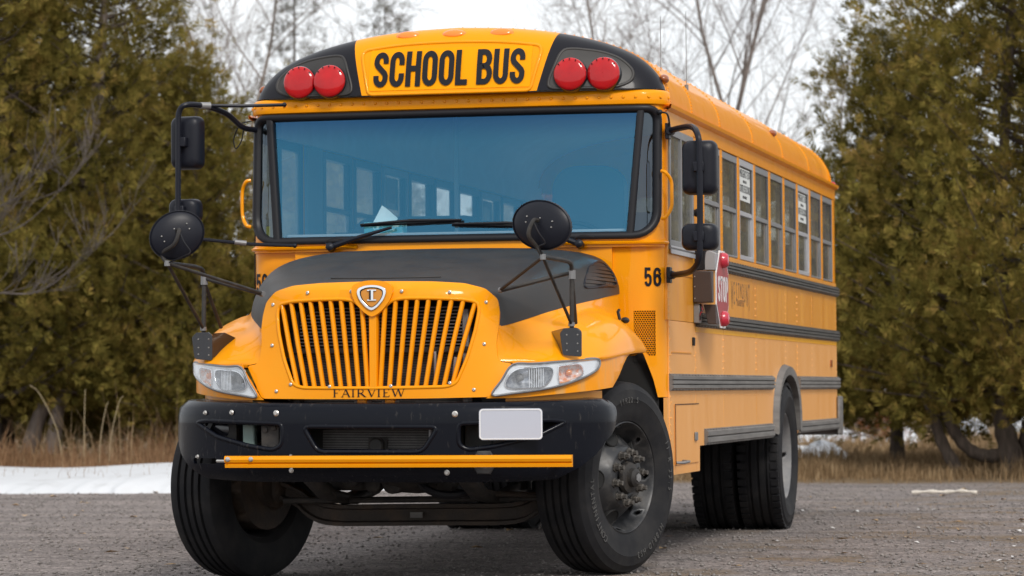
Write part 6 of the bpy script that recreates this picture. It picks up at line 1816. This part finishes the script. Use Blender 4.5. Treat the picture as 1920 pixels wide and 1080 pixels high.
# cross-view mirrors on the fenders
for s in (1, -1):
    Y = -1.45
    c = Vector((s * .985, Y, 1.833)); 
    fwd = Vector((0, -1, 0)); q = Matrix.Rotation(R(12), 3, 'Y') if s > 0 else Matrix.Rotation(R(-27), 3, 'Y')
    q = Matrix.Rotation(R(-14 if s > 0 else 22), 3, 'Z') @ q
    b = MB(); rws = []
    wx, hz = (.166, .126) if s > 0 else (.147, .124)
    c += Vector((-.03, 0, -.006)) if s > 0 else Vector((.008, 0, -.022))
    for (k, dy) in ((.02, -.036), (.35, -.034), (.65, -.027), (.86, -.016), (.945, -.007), (.965, -.004), (.975, -.010), (1.0, -.008), (1.0, .012), (.96, .018), (.8, .042), (.5, .065), (.02, .072)):
        rws.append([q @ Vector((wx * k * math.cos(t), dy, hz * k * math.sin(t))) + c for t in np.linspace(0, 2 * math.pi, 41)[:-1]])
    b.grid(rws, closed=True)
    cm = b.build('crossview_mirror', M['plastic'], bus, smooth=40)
    jt = Vector((s * .985 - (0.02 if s > 0 else 0.035), Y - .03, 1.665))
    b = MB(); pc_ = q @ Vector((-.015 * s, -.075, .015)) + c
    b.tube(catmull([tuple(q @ Vector((-.01 * s, -.034, .02)) + c), tuple(pc_), tuple(pc_ + Vector((-.03 * s * 0 - .022, -.01, -.07))), tuple(jt + Vector((-.03, 0, .05))), tuple(jt)], 5), .011, 8); b.build('mirror_stem', M['dirt_black'], cm)
    b = MB(); b.tube(catmull([tuple(pc_), tuple(pc_ + Vector((.03, -.01, -.06))), tuple(pc_ + Vector((.06, .0, -.11))), tuple(pc_ + Vector((.03, .0, -.13))), tuple(jt)], 5), .004, 6); b.build('stem_cable', M['rubber'], cm)
    for (dx, dz) in ((-.075, .0), (-.075, .03), (.07, .0), (.07, .03), (0.0, .035)):
        b = MB(); p = q @ Vector((dx, -.033, dz)) + c; b.rivet(p, q @ Vector((0, -1, 0)), .005, .006); b.build('stud', M['screw'], cm)
    # post and bracket on the fender
    px_, py_ = s * 1.000, -.93
    pt = Vector((px_, py_, 1.605))
    b = MB(); b.cyl((px_, py_ - .02, 1.20), tuple(pt), .012, 10)
    ps = b.build('mirror_post', M['dirt_black'], cm)
    b = MB()
    b.tube(catmull([tuple(jt), tuple(jt.lerp(pt, .35) + Vector((0, 0, .02))), tuple(pt + Vector((0, -.06, .05))), tuple(pt)], 4), .0115, 8)
    hb_ = Vector((s * .645, -1.02, 1.515)) if s > 0 else Vector((-.655, -1.0, 1.515))
    b.tube([tuple(jt), tuple(hb_ + Vector((0, -.012, .004)))], .009, 8)
    b.tube([tuple(pt), tuple(hb_ + Vector((0, -.014, -.002)))], .0105, 8)
    b.tube([tuple(jt), (px_, py_ - .02, 1.335)], .009, 8)
    b.tube([tuple(pt + Vector((0, .01, -.03))), (s * .975, -.72, 1.345)], .010, 8)
    b.build('mirror_brace', M['dirt_black'], cm)
    for (q0, q1, r_) in ((pt + Vector((0, 0, -.035)), pt + Vector((0, 0, .012)), .019), (Vector((px_, py_ - .02, 1.325)), Vector((px_, py_ - .02, 1.345)), .017), (hb_ - Vector((.01, 0, 0)), hb_ + Vector((.01, -.01, 0)), .015), (jt - Vector((0, 0, .014)), jt + Vector((0, 0, .014)), .015)):
        b = MB(); b.cyl(tuple(q0), tuple(q1), r_, 10); b.build('brace_clamp', M['alu_dull'], cm)
    # black bracket plate
    o_ = [(-.045, 1.175), (.055, 1.165), (.055, 1.300), (.03, 1.318), (-.035, 1.315), (-.06, 1.29)]
    b = MB(); b.panel(round_poly([(x, z) for (x, z) in o_], .012, 3), [], .05, lambda x, z: (px_ + x * 1.0, py_ - .035 - .02 * abs(x), z), .012, (0, 1, 0)); bk = b.build('bracket_plate', M['gloss_black'], cm, bevel=.003)
    b = MB(); sd = -1
    b.prism([(px_ - .045, py_ - .034, 1.18), (px_ - .058, py_ - .034, 1.29), (px_ - .035, py_ - .034, 1.315), (px_ - .16 if s > 0 else px_ - .06, py_ + .16, 1.30), (px_ - .16 if s > 0 else px_ - .06, py_ + .16, 1.22)], (0, .0, .0) if False else (.008, 0, 0)); b.build('bracket_wing', M['gloss_black'], cm, smooth=0)
    if s < 0:
        b = MB(); b.prism([(px_ + .055, py_ - .033, 1.18), (px_ + .055, py_ - .033, 1.31), (px_ + .10, py_ + .03, 1.315), (px_ + .17, py_ + .13, 1.27), (px_ + .14, py_ + .10, 1.235)], (0, .01, 0)); b.build('bracket_wing', M['gloss_black'], cm, smooth=0)
    for (dx, z) in ((-.022, 1.28), (.035, 1.28), (-.022, 1.235), (.035, 1.235), (-.022, 1.20), (.035, 1.195)):
        b = MB(); b.rivet((px_ + dx, py_ - .037, z), (0, -1, 0), .005, .005); b.build('stud', M['screw'], cm)

# grab handles and antennas
for s in (1, -1):
    x = 1.235
    mb = MB(); mb.tube(catmull([(s * 1.21, .58, 2.225), (s * 1.235, .57, 2.215), (s * 1.262, .59, 2.17), (s * 1.265, .59, 2.10), (s * 1.262, .59, 2.02), (s * 1.235, .57, 1.965), (s * 1.21, .58, 1.955)], 5), .0105, 8); mb.build('grab_handle', M['yellow'], bus)
for (x, y, h) in ((1.12, 1.10, .36), (1.16, 1.75, .46)):
    mb = MB(); mb.cyl((x, y, 2.80), (x, y, 2.80 + h), .0022, 6); mb.cyl((x, y, 2.74), (x, y, 2.82), .012, 8); mb.build('antenna', M['alu_dull'], bus)
mb = MB(); mb.lathe([(.014, -.01), (.026, .02), (.026, .03), (.012, .035), (.0005, .035)], (1.225, 1.58, 2.04), (1, 0, 0), 14); mb.build('window_stop', M['rubber'], bus)

# ---------------------------------------------------------------- stop arm
mb = MB(); mb.box(1.2225, 1.338, 1.53, 1.60, 1.505, 1.692)
sa = mb.build('stop_arm', M['brown_box'], bus, bevel=.006)
for z in (1.53, 1.60, 1.66):
    mb = MB(); mb.rivet((1.235, 1.53, z), (0, -1, 0), .005, .004); mb.build('box_rivet', M['screw'], sa)
cyy, czz, rr = 1.842, 1.590, .232
octg = [(cyy + rr / math.cos(R(22.5)) * math.cos(R(22.5 + 45 * k)), czz + rr / math.cos(R(22.5)) * math.sin(R(22.5 + 45 * k))) for k in range(8)]
mb = MB(); mb.panel(octg, [], .2, lambda y, z: (1.352, y, z), .006, (-1, 0, 0)); sgn_ = mb.build('stop_sign', M['white'], sa, smooth=20)
octi = [(cyy + (y - cyy) * .945, czz + (z - czz) * .945) for (y, z) in octg]
mb = MB(); mb.panel(octi, [], .2, lambda y, z: (1.3535, y, z), .001, (-1, 0, 0)); mb.build('red_field', M['stop_red'], sgn_, smooth=20)
mb = MB(); stroke_word(mb, 'STOP', cyy - .185, cyy + .185, 1.515, 1.668, lambda a, b, d: (1.3542 + d, a, b), .17, {'S': .5, 'T': .5, 'O': .55, 'P': .5}, .10, .001); mb.build('stop_lettering', M['white_ink'], sgn_, smooth=0)
for z in (1.765, 1.415):
    mb = MB(); mb.lathe([(.048, 0), (.045, .022), (.032, .036), (.0005, .040)], (1.3537, cyy, z), (1, 0, 0), 20); mb.build('stop_lamp', M['red_pale'], sgn_, smooth=40)
mb = MB(); mb.prism([(1.275, 1.60, 1.70), (1.349, 1.60, 1.70), (1.349, 1.60, 1.80), (1.300, 1.60, 1.82), (1.29, 1.60, 1.80)], (0, .16, 0)); mb.build('wind_guard', M['grey_panel'], sa, bevel=.003)
mb = MB(); mb.prism([(1.275, 1.60, 1.495), (1.349, 1.60, 1.495), (1.349, 1.60, 1.38), (1.300, 1.60, 1.38)], (0, .16, 0)); mb.build('wind_guard', M['brown_box'], sa, bevel=.003)
mb = MB(); mb.box(1.2225, 1.26, 1.55, 1.62, 1.385, 1.50); mb.build('control_box', M['alu_dull'], sa, bevel=.004)
for k in range(3):
    mb = MB(); mb.tube(catmull([(1.262, 1.56 + .01 * k, 1.50), (1.272 + .004 * k, 1.55, 1.46), (1.265, 1.545, 1.43 + .01 * k), (1.262, 1.55, 1.40)], 5), .004, 6); mb.build('wire', M['stop_red'] if k == 1 else M['rubber'], sa)
mb = MB(); mb.box(1.223, 1.29, 1.60, 1.65, 1.70, 1.83); mb.build('hinge_bracket', M['rubber'], sa, bevel=.004)

# faded operator lettering on the flank
def arched(a, b):   # letters hang from a straight top line; their feet follow an arch
    return b
word = 'WESTMOUNT'
for i, ch in enumerate(word):
    t = (i - 4) / 4
    hgt = .095 + .085 * abs(t) ** 1.6
    def place(co, i=i, hgt=hgt):
        return Vector((1.2226 + co.z, 3.05 + i * .0905 + co.x, 1.672 - hgt + (co.y + .5 * .07) / .07 * hgt if True else 0))
    text_mesh(ch, .10, place, M['ink_faded'], 'operator_lettering', bus, sx=.95, extrude=.0003)
mtx = Matrix.Translation((1.2226, 3.40, 1.545)) @ Matrix(((0, 0, 1, 0), (1, 0, 0, 0), (0, 1, 0, 0), (0, 0, 0, 1)))
text_mesh('TRANSPORT', .062, mtx, M['ink_faded'], 'operator_lettering', bus, sx=.95, extrude=.0003)

# ---------------------------------------------------------------- tissue box on the dashboard
tb = empty('tissue_box', (-.45, .76, 1.890))
tag(tb, 'teal cardboard tissue box on the dashboard behind the windshield', 'tissue box')
mb = MB(); mb.box(-.115, .115, -.055, .055, 0, .085); mb.build('carton', M['teal_card'], tb, bevel=.003)
mb = MB()
mb.add([(-.075, 0, .084), (.06, .01, .084), (.0, -.012, .084), (-.02, .0, .185), (.012, -.02, .165), (.075, .0, .108), (.03, .03, .10), (-.05, .03, .10)],
       [(0, 2, 3), (2, 4, 3), (2, 1, 4), (1, 5, 4), (4, 5, 6), (3, 4, 6), (3, 6, 7), (0, 3, 7)])
mb.build('tissue', M['tissue'], tb, smooth=60, recalc=False)
